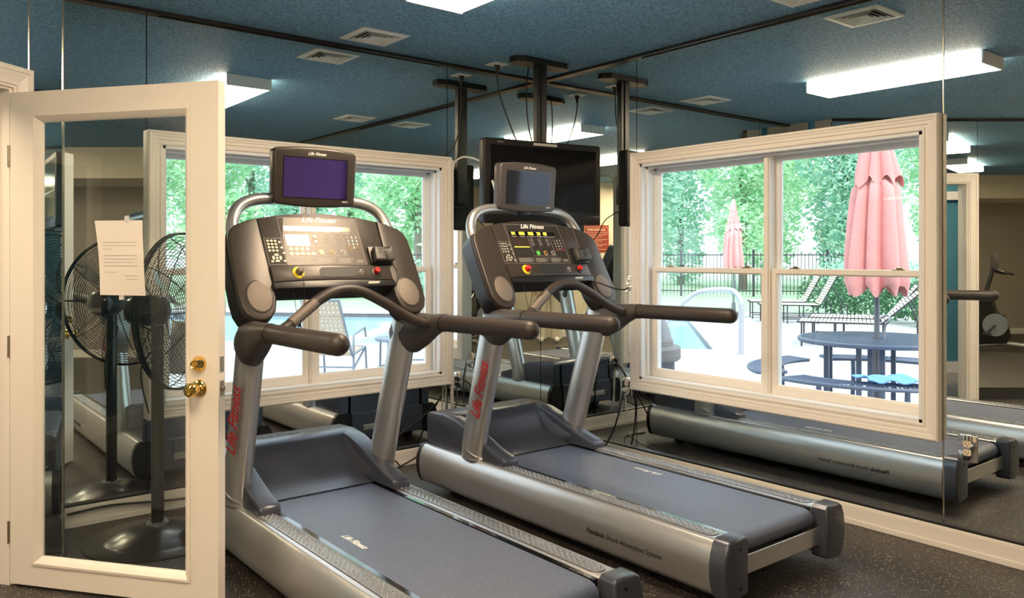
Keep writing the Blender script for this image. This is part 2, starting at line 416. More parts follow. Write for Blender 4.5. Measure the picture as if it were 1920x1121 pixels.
# mirror panels --------------------------------------------------------------
def panelA(x0, x1, holes=None, label=''):
    mb = MB(); g = .003
    if holes: 
        hx0, hx1, hz0, hz1 = holes
        mb.box(x0+g, hx0, .035, .04, .11, 2.634); mb.box(hx1, x1-g, .035, .04, .11, 2.634)
        mb.box(hx0, hx1, .035, .04, .11, hz0); mb.box(hx0, hx1, .035, .04, hz1, 2.625)
    else: mb.box(x0+g, x1-g, .035, .04, .11, 2.634)
    return tag(mb.build('mirror_panel', M['mirror'], smooth=0), label, 'mirror', 'wall mirror panels')
panelA(-3.19, -2.717, None, 'tall wall mirror panel left of the left window, behind the fan')
panelA(-2.717, -.800, (-2.66, -.86, .54, 1.96), 'mirror panel cut around the left window')
panelA(-.800, .035, None, 'narrow mirror panel between left window and the room corner')
def panelB(y0, y1, holes=None, label=''):
    mb = MB(); g = .003
    if holes:
        hy0, hy1, hz0, hz1 = holes
        mb.box(.035, .04, y0+g, hy0, .11, 2.634); mb.box(.035, .04, hy1, y1-g, .11, 2.634)
        mb.box(.035, .04, hy0, hy1, .11, hz0); mb.box(.035, .04, hy0, hy1, hz1, 2.625)
    else: mb.box(.035, .04, y0+g, y1-g, .11, 2.634)
    return tag(mb.build('mirror_panel', M['mirror'], smooth=0), label, 'mirror', 'wall mirror panels')
panelB(-.918, .035, None, 'mirror panel between the room corner and the right window')
panelB(-2.829, -.918, (-2.77, -.96, .54, 1.96), 'mirror panel cut around the right window')
panelB(-4.66, -2.829, None, 'tall mirror panel right of the right window')
def panelC(t0, t1, z0, z1, label):
    mb = MB(); cbox(mb, t0, t1, -.005, 0, z0, z1)
    return tag(mb.build('mirror_panel', M['mirror'], smooth=0), label, 'mirror', 'wall mirror panels')
panelC(.004, .19, .02, 2.625, 'narrow mirror strip between entry door casing and the outer corner')
panelC(.193, 1.375, 2.11, 2.625, 'mirror panel above the entry door casing')
panelC(1.378, 6.2, .11, 2.625, 'mirror panel on the diagonal wall past the entry door')
# bright polished seams
def seam(x0, x1, y0, y1, z0, z1, name, label):
    mb = MB(); mb.box(x0, x1, y0, y1, z0, z1); return tag(mb.build(name, M['edge'], smooth=0), label, 'mirror trim', 'bright mirror seam strips')
seam(.031, .035, -2.8325, -2.829, .12, 2.62, 'seam_strip', 'bright vertical seam strip right of the right window')
mb = MB(); cbox(mb, -.004, .004, -.006, .004, .0, 2.62)
tag(mb.build('seam_strip', M['edge'], smooth=0), 'bright vertical strip on the outer corner seen through the door glass', 'mirror trim', 'bright mirror seam strips')
mb = MB(); cbox(mb, .189, .194, -.001, .003, 2.09, 2.62)
tag(mb.build('seam_strip', M['edge'], smooth=0), 'short bright seam strip above the door casing corner', 'mirror trim', 'bright mirror seam strips')
# ceiling channel
mb = MB(); mb.box(-3.19, .035, .0, .04, 2.632, HC); mb.box(0, .04, -4.7, .035, 2.632, HC); struct(mb.build('trim_2', M['bronze'], smooth=0))
mb = MB(); cbox(mb, 0, 6.2, -.005, .03, 2.632, HC); struct(mb.build('trim_3', M['bronze'], smooth=0))
# baseboards
def bb(mb, f):
    f(0, .014, 0, .095); f(0, .020, 0, .028); f(0, .010, .09, .100)
mb = MB()
mb.box(-3.19, .035, .0, .0405, 0, .088); mb.box(-3.19, .02, -.007, .0, 0, .028, .003); mb.box(-3.19, .035, .006, .0405, .088, .100, .003)
struct(mb.build('baseboard_left', M['cream'], smooth=0))
mb = MB()
mb.box(.0, .0405, -4.7, .035, 0, .088); mb.box(-.007, .0, -4.7, .02, 0, .028, .003); mb.box(.006, .0405, -4.7, .035, .088, .100, .003)
struct(mb.build('baseboard_right', M['cream'], smooth=0))
mb = MB(); mb.box(-3.19, .035, .012, .0405, .1, .111); struct(mb.build('trim_4', M['bronze'], smooth=0))
mb = MB(); mb.box(.012, .0405, -4.7, .035, .1, .111); struct(mb.build('trim_5', M['bronze'], smooth=0))

# windows ---------------------------------------------------------------------
def make_window(name, mtx, mirrored):
    """local: x along the wall 0..W (opening), y outward depth, z up"""
    root = struct(empty(name)); W = WO1-WO0; z0, z1 = WZ0, WZ1
    def bld(mb, n, m, par=root, sm=0, **k): 
        bmesh.ops.transform(mb.bm, matrix=mtx, verts=mb.bm.verts)
        bmesh.ops.recalc_face_normals(mb.bm, faces=mb.bm.faces)
        return mb.build(n, m, par, smooth=sm, **k)
    cw = .076
    c = MB()      # stepped mitred casing
    c.frame(-cw, W+cw, z0-cw, z1+cw, [(0, .041), (0, -.010), (.006, -.016), (.014, -.016), (.018, -.012), (.026, -.012), (.030, -.009), (.046, -.009), (.050, -.004), (.060, -.004), (.063, -.008), (.072, -.008), (.076, -.003), (.0765, .041)])
    bld(c, 'casing', M['cream'])
    j = MB()      # jamb liner
    j.box(-.001, .016, .0, .19, z0, z1); j.box(W-.016, W+.001, .0, .19, z0, z1); j.box(0, W, .0, .19, z1-.016, z1+.001); j.box(0, W, .0, .21, z0-.001, z0+.016)
    for x in (.016, W-.028): j.box(x, x+.012, .045, .060, z0, z1); j.box(x, x+.012, .128, .138, z0, z1)
    j.box(0, W, .045, .060, z1-.03, z1-.016); j.box(0, W, .128, .138, z1-.035, z1-.016)
    bld(j, 'jamb', M['vinyl'])
    xm = W/2
    mu = MB(); mu.box(xm-.020, xm+.020, .07, .19, z0, z1, .002); mu.box(xm-.013, xm+.013, .060, .07, z0, z1, .002)
    bld(mu, 'mullion', M['cream'])
    zm = 1.262
    for k, (a, b) in enumerate(((.028, xm-.020), (xm+.020, W-.028))):
        for up in (0, 1):
            yy0, yy1 = ((.088, .122) if not up else (.130, .164))
            s0, s1 = (z0+.016, zm+.018) if not up else (zm-.016, z1-.018)
            st = .034 if not up else .030
            s = MB(); kb = (.052 if not up else .036)/st; kt = (.034 if not up else .036)/st
            s.frame(a, b, s0, s1, [(0, yy1), (0, yy0+.002), (.002, yy0), (st*.78, yy0), (st*.80, yy0+.005), (st, yy0+.009), (st, yy1-.009), (st*.8, yy1)], (1, 1, kb, kt))
            sash = bld(s, 'lower_sash' if not up else 'upper_sash', M['cream'] if not up else M['vinyl'])
            g = MB(); ym = (yy0+yy1)/2
            g.box(a+st-.004, b-st+.004, ym-.002, ym+.002, s0+kb*st-.004, s1-kt*st+.004); bld(g, 'pane', M['pane'], sash)
            if not up:
                for fx in (.16, .84):
                    l = MB(); xx = a+(b-a)*fx; l.box(xx-.03, xx+.03, .098, .122, s1, s1+.007, .002); l.box(xx-.008, xx+.022, .094, .114, s1+.006, s1+.016, .003)
                    bld(l, 'sash_lock', M['steel'], sash)
    return root
# wall B: local x -> from the corner (y=-.975) toward -y, outward = +x
make_window('window_2', basis((0, -WO0, 0), (0, -1, 0), (1, 0, 0), (0, 0, 1)), True)
# wall A: local x from left opening edge toward +x, outward = +y
make_window('window_1', basis((-AO1, 0, 0), (1, 0, 0), (0, 1, 0), (0, 0, 1)), False)

# entry door ------------------------------------------------------------------
mb = MB(); mCf = basis((C0.x, C0.y, 0), tuple(CD), tuple(-CN), (0, 0, 1)); e = .014
mb.frame(OT0-e-.088, OT1+e+.088, 0, OH+.01+.088, [(0, .006), (0, -.026), (.006, -.030), (.020, -.030), (.024, -.024), (.030, -.024), (.060, -.016), (.064, -.020), (.076, -.020), (.080, -.012), (.088, -.012), (.088, .006)], m=mCf, open_bottom=True)
struct(mb.build('trim_6', M['cream'], smooth=0))
mb = MB(); cbox(mb, OT0-.02, OT0, -.145, .001, 0, OH+.012); cbox(mb, OT1, OT1+.02, -.145, .001, 0, OH+.012); cbox(mb, OT0, OT1, -.145, .001, OH, OH+.02)
cbox(mb, OT0, OT0+.012, -.09, -.05, 0, OH); cbox(mb, OT1-.012, OT1, -.09, -.05, 0, OH)
struct(mb.build('trim_7', M['cream'], smooth=0))
mb = MB()
for (a, b, n0, n1) in ((0, .085, .0, .018),):
    cbox(mb, OT0-.014-b, OT0-.014-a, -.165, -.14, 0, OH+b); cbox(mb, OT1+.014+a, OT1+.014+b, -.165, -.14, 0, OH+b); cbox(mb, OT0-.014, OT1+.014, -.165, -.14, OH, OH+b)
struct(mb.build('trim_8', M['vinyl'], smooth=0))
# leaf: local x from hinge to latch, local y = thickness away from camera, z up
H0 = Cp(.302)+CN*.012
LD = Vector((.6014, -.799, 0)).normalized(); LNrm = Vector((.799, .6014, 0)).normalized()
mL = basis((H0.x, H0.y, 0), tuple(LD), tuple(LNrm), (0, 0, 1))
door = struct(empty('door_1')); LW = .968; zt = 2.02; TK = .044
def dbld(mb, n, m, par=door, sm=0, **k):
    bmesh.ops.transform(mb.bm, matrix=mL, verts=mb.bm.verts); bmesh.ops.recalc_face_normals(mb.bm, faces=mb.bm.faces)
    return mb.build(n, m, par, smooth=sm, **k)
gx0, gx1, gz0, gz1 = .114, .842, .100, 1.925
mb = MB()
mb.box(0, gx0, 0, TK, .012, zt); mb.box(gx1, LW, 0, TK, .012, zt); mb.box(gx0, gx1, 0, TK, .012, gz0); mb.box(gx0, gx1, 0, TK, gz1, zt)
leaf = dbld(mb, 'door_leaf', M['cream'])
mb = MB()
mb.frame(gx0-.004, gx1+.004, gz0-.004, gz1+.004, [(0, .002), (0, -.005), (.010, -.006), (.016, -.001), (.022, .004), (.030, .012), (.034, .018), (.034, TK-.018), (.030, TK-.012), (.022, TK-.004), (.010, TK+.006), (0, TK+.005), (0, TK-.002)])
dbld(mb, 'glazing_bead', M['cream'])
mb = MB(); mb.box(gx0+.02, gx1-.02, TK/2-.003, TK/2+.003, gz0+.02, gz1-.02); dbld(mb, 'glass_pane', M['doorpane'])
def knob(z, par, side):
    mm = basis((.885, 0 if side < 0 else TK, z), (1, 0, 0), (0, 0, 1), (0, -1, 0)) if side < 0 else basis((.885, TK, z), (1, 0, 0), (0, 0, -1), (0, 1, 0))
    k = MB(); k.lathe([(0.0325, 0), (.0335, .004), (.030, .009), (.016, .014), (.012, .022), (.013, .032), (.022, .037), (.0275, .047), (.0275, .057), (.022, .066), (.013, .069), (.011, .066), (0, .066)], 32, mm)
    return dbld(k, 'door_knob', M['brass'], sm=40, label='brass knob')
knob(.845, door, -1); knob(.845, door, 1)
for side in (-1, 1):
    mm = basis((.885, 0, .938), (1, 0, 0), (0, 0, 1), (0, -1, 0)) if side < 0 else basis((.885, TK, .938), (1, 0, 0), (0, 0, -1), (0, 1, 0))
    k = MB(); k.lathe([(.0315, 0), (.0315, .004), (.027, .012), (.019, .030), (.017, .033), (.0155, .033), (.012, .030), (.012, .031), (.010, .033), (0, .033)], 32, mm)
    k.box(-.0015, .0015, -.006, .006, .033, .035, m=mm); dbld(k, 'deadbolt', M['brass'], sm=40, label='brass deadbolt')
for z in (.845, .938):
    k = MB(); k.box(LW, LW+.002, .010, .034, z-.029, z+.029, .0005); k.box(LW, LW+.0025, .016, .028, z-.012, z+.012); 
    if z < .9: k.box(LW, LW+.012, .014, .030, z-.009, z+.009, .004)
    dbld(k, 'latch_plate', M['steel'])
for z in (.22, .98, 1.76):
    k = MB(); k.tube([(-.006, .0, z-.045), (-.006, .0, z+.045)], .006, 10); dbld(k, 'hinge', M['steel'], sm=40)
# paper notice taped on the glass (curled sheet)
mb = MB(); vs = []; fs = []; nx, nz = 10, 14
for i in range(nz+1):
    for j in range(nx+1):
        u = j/nx; v = i/nz
        x = .396+.222*u+.028*(1-v)+.010*math.sin(PI*v)*(1 if u > .5 else 1.2); z = 1.196+.296*v
        y = TK/2-.006-.018*math.sin(PI*(1-v)*.9)*(.4+.6*u)-.010*u*u*(1-v)
        vs.append((x, y, z))
for i in range(nz):
    for j in range(nx):
        a = i*(nx+1)+j; fs.append((a, a+1, a+nx+2, a+nx+1))
n0 = len(vs); vs += [(x, y+.0006, z) for x, y, z in vs]; fs += [tuple(n0+q for q in f[::-1]) for f in fs]
mb.raw(vs, fs, mL); pn = mb.build('paper_notice', M['paper'], smooth=60)
tag(pn, 'curled letter sized paper notice taped to the glass of the open door', 'paper')
for (x, z) in ((.545, 1.492), (.52, 1.190)):
    mb = MB(); mb.box(x-.008, x+.014, TK/2-.0075, TK/2-.0068, z-.012, z+.018, m=mL); mb.build('tape_strip', M['tape'], pn, smooth=0)
mb = MB()
for k, (u0, u1) in enumerate(((.12, .86), (.12, .86), (.12, .30), (.12, .86), (.12, .86), (.12, .80), (.12, .86), (.12, .40), (.55, .86), (.60, .86))):
    z = 1.405-.0135*k-(.012 if k > 2 else 0)-(.012 if k > 6 else 0); v = (z-1.196)/.296
    bx = lambda u: .396+.222*u+.028*(1-v)+.010*math.sin(PI*v)*1.1
    by = lambda u: TK/2-.0072-.018*math.sin(PI*(1-v)*.9)*(.4+.6*u)-.010*u*u*(1-v)
    for q in range(5):
        ua = u0+(u1-u0)*q/5; ub = u0+(u1-u0)*(q+1)/5
        mb.raw([(bx(ua), by(ua), z), (bx(ub), by(ub), z), (bx(ub), by(ub), z+.0016), (bx(ua), by(ua), z+.0016)], [(0, 1, 2, 3)], mL)
mb.build('printed_lines', M['greyprint'], pn, smooth=0)

# ceiling vents ---------------------------------------------------------------
def vent(x, y, label):
    r = empty('ceiling_vent', (x, y, HC)); tag(r, label, 'vent', 'square ceiling vents')
    f = MB(); R = .152
    rings = [(R, 0), (R, -.006), (.118, -.012), (.112, -.004)]
    f.loft([[(a*sx, a*sy, z) for sx, sy in ((-1, -1), (1, -1), (1, 1), (-1, 1))] for a, z in rings], cap=False)
    f.build('vent_frame', M['ventpaint'], r, smooth=0)
    b = MB(); b.box(-.112, .112, -.112, .112, -.002, 0); b.build('vent_throat', M['blackp'], r, smooth=0)
    for k, a in enumerate((.092, .066, .040)):
        l = MB(); l.loft([[(q*sx, q*sy, z) for sx, sy in ((-1, -1), (1, -1), (1, 1), (-1, 1))] for q, z in ((a, -.002), (a+.018, -.014), (a+.0165, -.0155), (a-.003, -.003))], cap=False)
        l.build('vent_louver', M['ventpaint'], r, smooth=0)
    p = MB(); p.loft([[(q*sx, q*sy, z) for sx, sy in ((-1, -1), (1, -1), (1, 1), (-1, 1))] for q, z in ((.034, -.010), (.020, -.012), (.001, -.004))]); p.build('vent_center', M['ventpaint'], r, smooth=0)
vent(-1.525, -.265, 'white square louvered ceiling vent nearest the left window')
vent(-.265, -2.29, 'white square louvered ceiling vent near the right window')
# fluorescent fixtures --------------------------------------------------------
def fixture(x, y, label, z=HC, rz=0, M_=None):
    r = empty('ceiling_light', (x, y, z), rz); tag(r, label, 'ceiling light', 'fluorescent ceiling fixtures')
    w, l = .165, .615
    b = MB(); b.box(-w+.06, w-.06, -l+.006, l-.006, -.0275, 0, .002); 
    for s in (-1, 1): b.box(-w, w, s*l-(.012 if s > 0 else 0), s*l+(.012 if s < 0 else 0), -.082, 0, .002)
    b.build('fixture_body', M['fixt'], r, smooth=0)
    sd = MB(); sd.prism([(-w, -.028), (-w, -.074), (w, -.074), (w, -.028)], -l+.012, l-.012, basis((0, 0, 0), (1, 0, 0), (0, 0, 1), (0, -1, 0))); sd.build('diffuser_side', M['lamprim'], r, smooth=0)
    d = MB(); d.prism([(-w+.012, -.0738), (-w+.02, -.0815), (w-.02, -.0815), (w-.012, -.0738)], -l+.012, l-.012, basis((0, 0, 0), (1, 0, 0), (0, 0, 1), (0, -1, 0)))
    d.build('diffuser', M['lamp'], r, smooth=0)
fixture(-1.70, -1.785, 'long white fluorescent ceiling light between the two treadmills')
fixture(-3.70, -2.75, 'long white fluorescent ceiling light near the entry door')
fixture(-3.45, -5.30, 'long white fluorescent ceiling light at the back of the room')
fixture(-6.4, -4.45, 'long white fluorescent ceiling light in front of the rules sign wall')  # no fixture known here; added to lift the dim back of the room
hf = Cp(1.2)-CN*.9
fixture(hf.x, hf.y, 'unseen ceiling light added to brighten the blue hall beyond the door')  # hidden from view, put in so the hall wall comes out bright
# ---------------------------------------------------------------- treadmills
CON = basis((0, -.79, 1.09), (1, 0, 0), (0, .494, .869), (0, -.869, .494))   # console plane, local to the machine
def con(dz=0): return CON @ T(0, 0, dz)
def treadmill(loc, label, variant, mon_z=0.):
    R = empty('treadmill', loc); tag(R, label, 'treadmill', 'treadmills facing the left window')
    # --- base frame
    for s in (-1, 1):
        pr = [(0, .262), (.092, .262), (.100, .256), (.100, .07), (.02, .045), (0, .046), (-.012, .052), (-.026, .075), (-.036, .105), (-.041, .14), (-.041, .17), (-.036, .205), (-.024, .235), (-.008, .257)]
        if s > 0: pr = [(-x, z) for x, z in pr][::-1]
        m = SIDE.copy(); m.translation = (s*-.0 + (-.385 if s < 0 else .385), 0, 0)
        mb = MB(); mb.prism(pr, .045, 2.10, m); rail = mb.build('side_rail', M['silver'], R, smooth=40)
        sc = lambda k, q: [((x-.03*(-s))*k+.03*(-s), (z-.15)*k+.15) for x, z in q]
        mb = MB(); mb.prism(pr, .012, .046, m, bev=.0); mb.build('front_cap', M['blackp'], R, smooth=40)
        pr2 = [(-.002, .276), (.090, .276), (.104, .262), (.104, .062), (.09, .05), (.01, .040), (-.018, .050), (-.036, .085), (-.046, .13), (-.046, .18), (-.038, .225), (-.022, .262)]
        if s > 0: pr2 = [(-x, z) for x, z in pr2][::-1]
        mb = MB(); mb.prism(pr2, 2.098, 2.172, m, bev=.012, seg=3)
        cap = mb.build('rear_cap', M['hood'], R, smooth=40)
        mb = MB()
        mb.bm.free()
        for z in (.235, .085): mb = MB(); mb.tube([(s*.335, -2.170, z), (s*.335, -2.1735, z)], .0075, 12); mb.build('cap_screw', M['blackp'], cap, smooth=0)
        # foot pad strip with bumps
        mb = MB(); x0, x1 = (s*.335-.033, s*.335+.033)
        out = []
        for k in range(13): a = PI*k/12; out.append((s*.335+.033*math.cos(a), -.735+.033*math.sin(a)))
        for k in range(13): a = PI+PI*k/12; out.append((s*.335+.033*math.cos(a), -2.03+.033*math.sin(a)))
        mb.prism(out, .262, .2655, bev=.001)
        bo = MB(); bo.tube([(x_, y_, .2625) for x_, y_ in out], .0016, 6, closed=True); bo.build('pad_border', M['blackp'], R, smooth=50)
        row = 0; y = -.735
        b = bmesh.new()
        while y > -2.045:
            for c in ((-.0225, .0, .0225) if row % 2 == 0 else (-.01125, .01125)):
                cen = (s*.335+c, y, .2655); rr = .0058
                top = b.verts.new((cen[0], cen[1], cen[2]+.0042))
                r1 = [b.verts.new((cen[0]+rr*math.cos(q*PI/4), cen[1]+rr*1.2*math.sin(q*PI/4), cen[2])) for q in range(8)]
                r2 = [b.verts.new((cen[0]+rr*.70*math.cos(q*PI/4), cen[1]+rr*.84*math.sin(q*PI/4), cen[2]+.0034)) for q in range(8)]
                for q in range(8):
                    b.faces.new((r1[q], r1[(q+1) % 8], r2[(q+1) % 8], r2[q])); b.faces.new((r2[q], r2[(q+1) % 8], top))
            y -= .0165; row += 1
        mb._merge(b, None)
        mb.build('footpad', M['pad'], R, smooth=60)
        mb = MB(); mb.box(min(s*.266, s*.287), max(s*.266, s*.287), -2.09, -.55, .235, .2585); mb.build('deck_edge_strip', M['glossblack'], R, smooth=0)
        # lettering on the outer side
        tm = basis((s*(.385+.0415), -1.62 if s < 0 else -1.62, .135), (0, -1 if s < 0 else 1, 0), (0, 0, 1), (-1 if s < 0 else 1, 0, 0))
        mb = MB(); mb.text('Flexdeck', .030, tm @ T(-.192, 0, 0), ext=.0004, ax='LEFT', bold=.0008); mb.text("Shock Absorption System", .030, tm @ T(-.072, 0, 0), ext=.0004, ax='LEFT')
        mb.build('side_lettering', M['darkprint'], rail, smooth=0)
        # uprights
        pts = [(s*.36, -.49, .262), (s*.362, -.50, .36), (s*.368, -.60, .70), (s*.375, -.70, 1.04)]
        mb = MB(); mb.tube(smoothpts(pts, 5), [(.080, .055)]*16, 28, up=(0, 1, 0))
        up = mb.build('upright', M['silver2'] if False else M['silver'], R, smooth=50)
        mb = MB(); mb.tube([(s*.302, -.545, .355), (s*.298, -.545, .355)], .008, 12); mb.build('upright_screw', M['blackp'], up, smooth=0)
        mb = MB(); mb.tube([(s*.36, -.495, .300), (s*.361, -.505, .318)], [(.0815, .0565)]*2, 28, up=(0, 1, 0)); mb.build('upright_collar', M['silver'], up, smooth=50)
        if s < 0:
            d = Vector((-.012, -.195, .66)).normalized(); n = Vector((-.86, -.51, 0)).normalized(); n = (n-d*n.dot(d)).normalized(); u = d; v = n.cross(u)
            if v.z < 0 or True: v = n.cross(u)
            c = Vector((-.368, -.60, .66))+n*.0715
            tm = basis(tuple(c), tuple(u), tuple(v), tuple(n))
            mb = MB(); mb.text('Life Fitness', .070, tm, shear=.5, ext=.0005, bold=.0012); mb.build('upright_logo', M['redprint'], up, smooth=0)
        # foot fairing of the motor cover
        pw = [(.03, .262), (.03, .43), (.05, .445), (.20, .452), (.32, .438), (.44, .405), (.54, .367), (.64, .330), (.735, .306), (.755, .298), (.762, .285), (.762, .262)]
        if s < 0:
            m = basis((-.272, 0, 0), (0, -1, 0), (0, 0, 1), (-1, 0, 0))
        else:
            m = basis((.365, 0, 0), (0, -1, 0), (0, 0, 1), (-1, 0, 0))
        mb = MB(); mb.prism(pw, 0, .093, m, bev=.008, both=True); wing = mb.build('motor_cover_wing', M['hood'], R, smooth=40)
        for yy, zz in ((-.735, .276), (-.07, .285)): mb = MB(); mb.tube([(s*.366, yy, zz), (s*.368, yy, zz)], .004, 8); mb.build('cover_screw', M['silver2'], wing, smooth=0)
        # transport wheel and foot
        mb = MB(); mb.tube([(s*.28, -.22, .045), (s*.315, -.22, .045)], .045, 24); mb.tube([(s*.275, -.22, .045), (s*.32, -.22, .045)], .018, 16)
        mb.build('wheel', M['blackp'], R, smooth=40)
        mb = MB(); mb.box(s*.30-.018, s*.30+.018, -.56, -.22, .055, .085, .004); mb.tube([(s*.28, -.50, .03), (s*.32, -.50, .03)], .028, 16); mb.build('lift_arm', M['blackp'], R, smooth=30)
        mb = MB(); mb.lathe([(.036, .0), (.038, .006), (.022, .014), (.011, .018), (.011, .05), (.03, .055), (.032, .07)], 20, T(s*.30, -1.72, 0)); mb.build('leveling_foot', M['blackp'], R, smooth=40)
    # belt
    pb = [(.56, .2555), (2.07, .2555), (2.095, .249), (2.115, .232), (2.121, .212), (2.115, .192), (2.095, .176), (2.07, .170), (.56, .170)]
    m = basis((.262, 0, 0), (0, -1, 0), (0, 0, 1), (-1, 0, 0))
    mb = MB(); mb.prism(pb, 0, .524, m); belt = mb.build('running_belt', M['belt'], R, smooth=40)
    tm = basis((-.165, -1.245, .256), (0, -1, 0), (1, 0, 0), (0, 0, 1)) if variant == 1 else basis((.165, -1.22, .256), (0, 1, 0), (-1, 0, 0), (0, 0, 1))
    for sx in ((-1,) if variant == 1 else (1,)):
        tm = basis((sx*.185, -1.245, .2560), (0, -1 if sx < 0 else 1, 0), (1 if sx < 0 else -1, 0, 0), (0, 0, 1))
        mb = MB(); mb.text('Life Fitness', .040, tm, shear=.45, ext=.0003, bold=.0008); mb.build('belt_logo', M['white'], belt, smooth=0)
    mb = MB(); mb.box(-.285, .285, -2.05, -.06, .075, .165); mb.build('deck_frame', M['blackp'], R, smooth=0)
    mb = MB(); mb.box(-.29, .29, -2.135, -2.128, .108, .182, .002); mb.build('rear_crossbar', M['silver2'], R, smooth=0)
    # motor cover with concave scoop
    def prof(k):
        return [(.03, .262), (.03, .430), (.05, .446), (.20, .453), (.245, .449), (.275, .436), (.32, .395), (.37, .350), (.43, .308), (.49, .281), (.545, .266), (.575, .262)]
    m = basis((.30, 0, 0), (0, -1, 0), (0, 0, 1), (-1, 0, 0))
    mb = MB(); mb.prism(prof(0), 0, .60, m); cover = mb.build('motor_cover', M['hood'], R, smooth=50)
    for sx in (-1, 1):     # flared scoop sides
        rg = []
        for v, z in prof(0)[4:]:
            vz = {True: 0}[True]
            w = max(0, (v-.245)/.33)
            ztop = .446-(v-.245)*.36
            rg.append([(sx*.276, -v, z-.004), (sx*(.276-.035*math.sin(PI*min(1, w*1.05))), -v, z-.001), (sx*.268, -v, min(ztop, z+.05)), (sx*.276, -v, max(z, ztop-.01))])
        mb = MB(); mb.loft(rg); mb.build('scoop_side', M['hood'], cover, smooth=50)
    tm = basis((.03, -.135, .4535), (1, 0, 0), (0, 1, 0), (0, 0, 1))
    mb = MB(); mb.text('Life Fitness', .045, T(-.02, -.14, .4525) @ RX(.03), shear=.45, ext=.0003, bold=.0006); mb.build('cover_logo', M['darkprint'] if variant == 1 else M['greyprint'], cover, smooth=0)
    # front panel under the cover: vents and power inlet, seen in the wall mirror
    mb = MB(); mb.box(-.285, .285, -.045, .004, .075, .262, .006); fp = mb.build('front_panel', M['hood'], R, smooth=0)
    mb = MB(); mb.box(-.20, .10, .004, .008, .135, .175, .003); mb.build('inlet_plate', M['silver2'], fp, smooth=0)
    mb = MB()
    for zz in (.40, .382, .364):
        for k in range(30): mb.box(-.26+k*.018, -.26+k*.018+.010, -.0305, -.0285, zz, zz+.006)
    mb.build('vent_slots', M['blackp'], cover, smooth=0)
    for x in (-.33, .33):
        for z in (.19, .095): mb = MB(); mb.tube([(x, -.012, z), (x, -.0095, z)], .008, 10); mb.build('front_bolt', M['darkprint'], fp, smooth=0)
    # --- console
    C = con
    wing = [(.298, .492), (.345, .478), (.405, .452), (.432, .425), (.445, .39), (.449, .30), (.450, .12), (.445, .06), (.430, .022), (.400, -.004), (.360, -.010), (.325, .004), (.302, .035), (.290, .08), (.288, .16)]
    mid = [(-.296, .155), (.296, .155), (.298, .492), (.20, .512), (.10, .524), (0, .528), (-.10, .524), (-.20, .512), (-.298, .492)]
    body = MB()
    body.prism(mid, -.075, -.002, C(), bev=.0)
    body.prism([(-.296, .128), (.296, .128), (.296, .158), (.15, .163), (0, .165), (-.15, .163), (-.296, .158)], -.09, .026, C(), bev=.003)
    cb = body.build('console_body', M['blackp'], R, smooth=40)
    for s in (-1, 1):
        w = [(s*x, y) for x, y in wing]; 
        if s < 0: w = w[::-1]
        mb = MB(); mb.prism(w, -.085, .010, C(), bev=.009, seg=3); wg = mb.build('console_wing', M['console'], R, smooth=45)
        # darker shell behind the wing
        w2 = [(s*(x*1.008), y) for x, y in wing]
        if s < 0: w2 = w2[::-1]
        mb = MB(); mb.prism(w2, -.105, -.020, C(), bev=0); mb.build('wing_shell', M['blackp'], wg, smooth=40)
        mb = MB(); mb.prism(ell(s*.362, .100, .059, .078, 36), .009, .0125, C(), bev=.002); mb.build('speaker_ring', M['console'], wg, smooth=40)
        mb = MB(); mb.prism(ell(s*.362, .100, .053, .072, 36), .010, .0145, C(), bev=.003); mb.build('speaker_disc', M['speaker'], wg, smooth=40)
    mb = MB(); mb.prism([(-.292, .240), (.292, .240), (.294, .490), (.20, .509), (.10, .521), (0, .525), (-.10, .521), (-.20, .509), (-.294, .490)], -.004, .005, C(), bev=.002)
    face = mb.build('console_face', M['console'], R, smooth=40)
    mb = MB(); mb.prism([(-.292, .162), (-.15, .167), (0, .169), (.15, .167), (.292, .162), (.292, .236), (.15, .240), (0, .242), (-.15, .240), (-.292, .236)], -.004, .022, C(), bev=.004)
    shelf = mb.build('console_shelf', M['console'], R, smooth=40)
    ov = M['overlay'] if variant == 2 else M['console']
    mb = MB(); mb.prism([(-.205, .252), (.19, .252), (.18, .498), (-.175, .498), (-.198, .40)], .005, .0062, C()); mb.build('overlay_panel', ov, face, smooth=0)
    def frame(mb, x0, x1, y0, y1, z, w=.0012):
        mb.box(x0, x1, y0, y0+w, z, z+.0004, m=C()); mb.box(x0, x1, y1-w, y1, z, z+.0004, m=C()); mb.box(x0, x0+w, y0, y1, z, z+.0004, m=C()); mb.box(x1-w, x1, y0, y1, z, z+.0004, m=C())
    mb = MB(); frame(mb, -.205, .185, .252, .498, .0062); frame(mb, -.287, -.208, .254, .388, .0062); frame(mb, -.065, .095, .298, .424, .0062)
    mb.build('overlay_outline', M['greyprint'], face, smooth=0)
    mb = MB(); mb.text('Life Fitness', .038, C() @ T(-.008, .486, .0068), shear=.5, ext=.0003, bold=.0009); mb.build('console_logo', M['white'], face, smooth=0)
    mb = MB(); mb.prism(rrect(-.186, .142, .427, .452, .002, 1), .0062, .0072, C()); mb.build('display_strip', M['glossblack'] if variant == 2 else M['lcdglare'], face, smooth=0)
    mb = MB(); mb.prism(rrect(-.186, -.076, .349, .407, .002, 1), .0062, .0072, C()); mb.build('message_display', M['lcd'] if variant == 2 else M['lcdglare'], face, smooth=0)
    if variant == 2:
        mb = MB()
        for x, tx in ((-.160, '84'), (-.100, '058'), (-.035, '025'), (.022, '20'), (.070, '05')): mb.text(tx, .026, C() @ T(x, .4395, .0074), ext=.0002, bold=.0010)
        mb.box(-.184, -.078, .352, .3565, .0072, .0076, m=C()); mb.build('lit_digits', M['amber'], face, smooth=0)
    mb = MB()
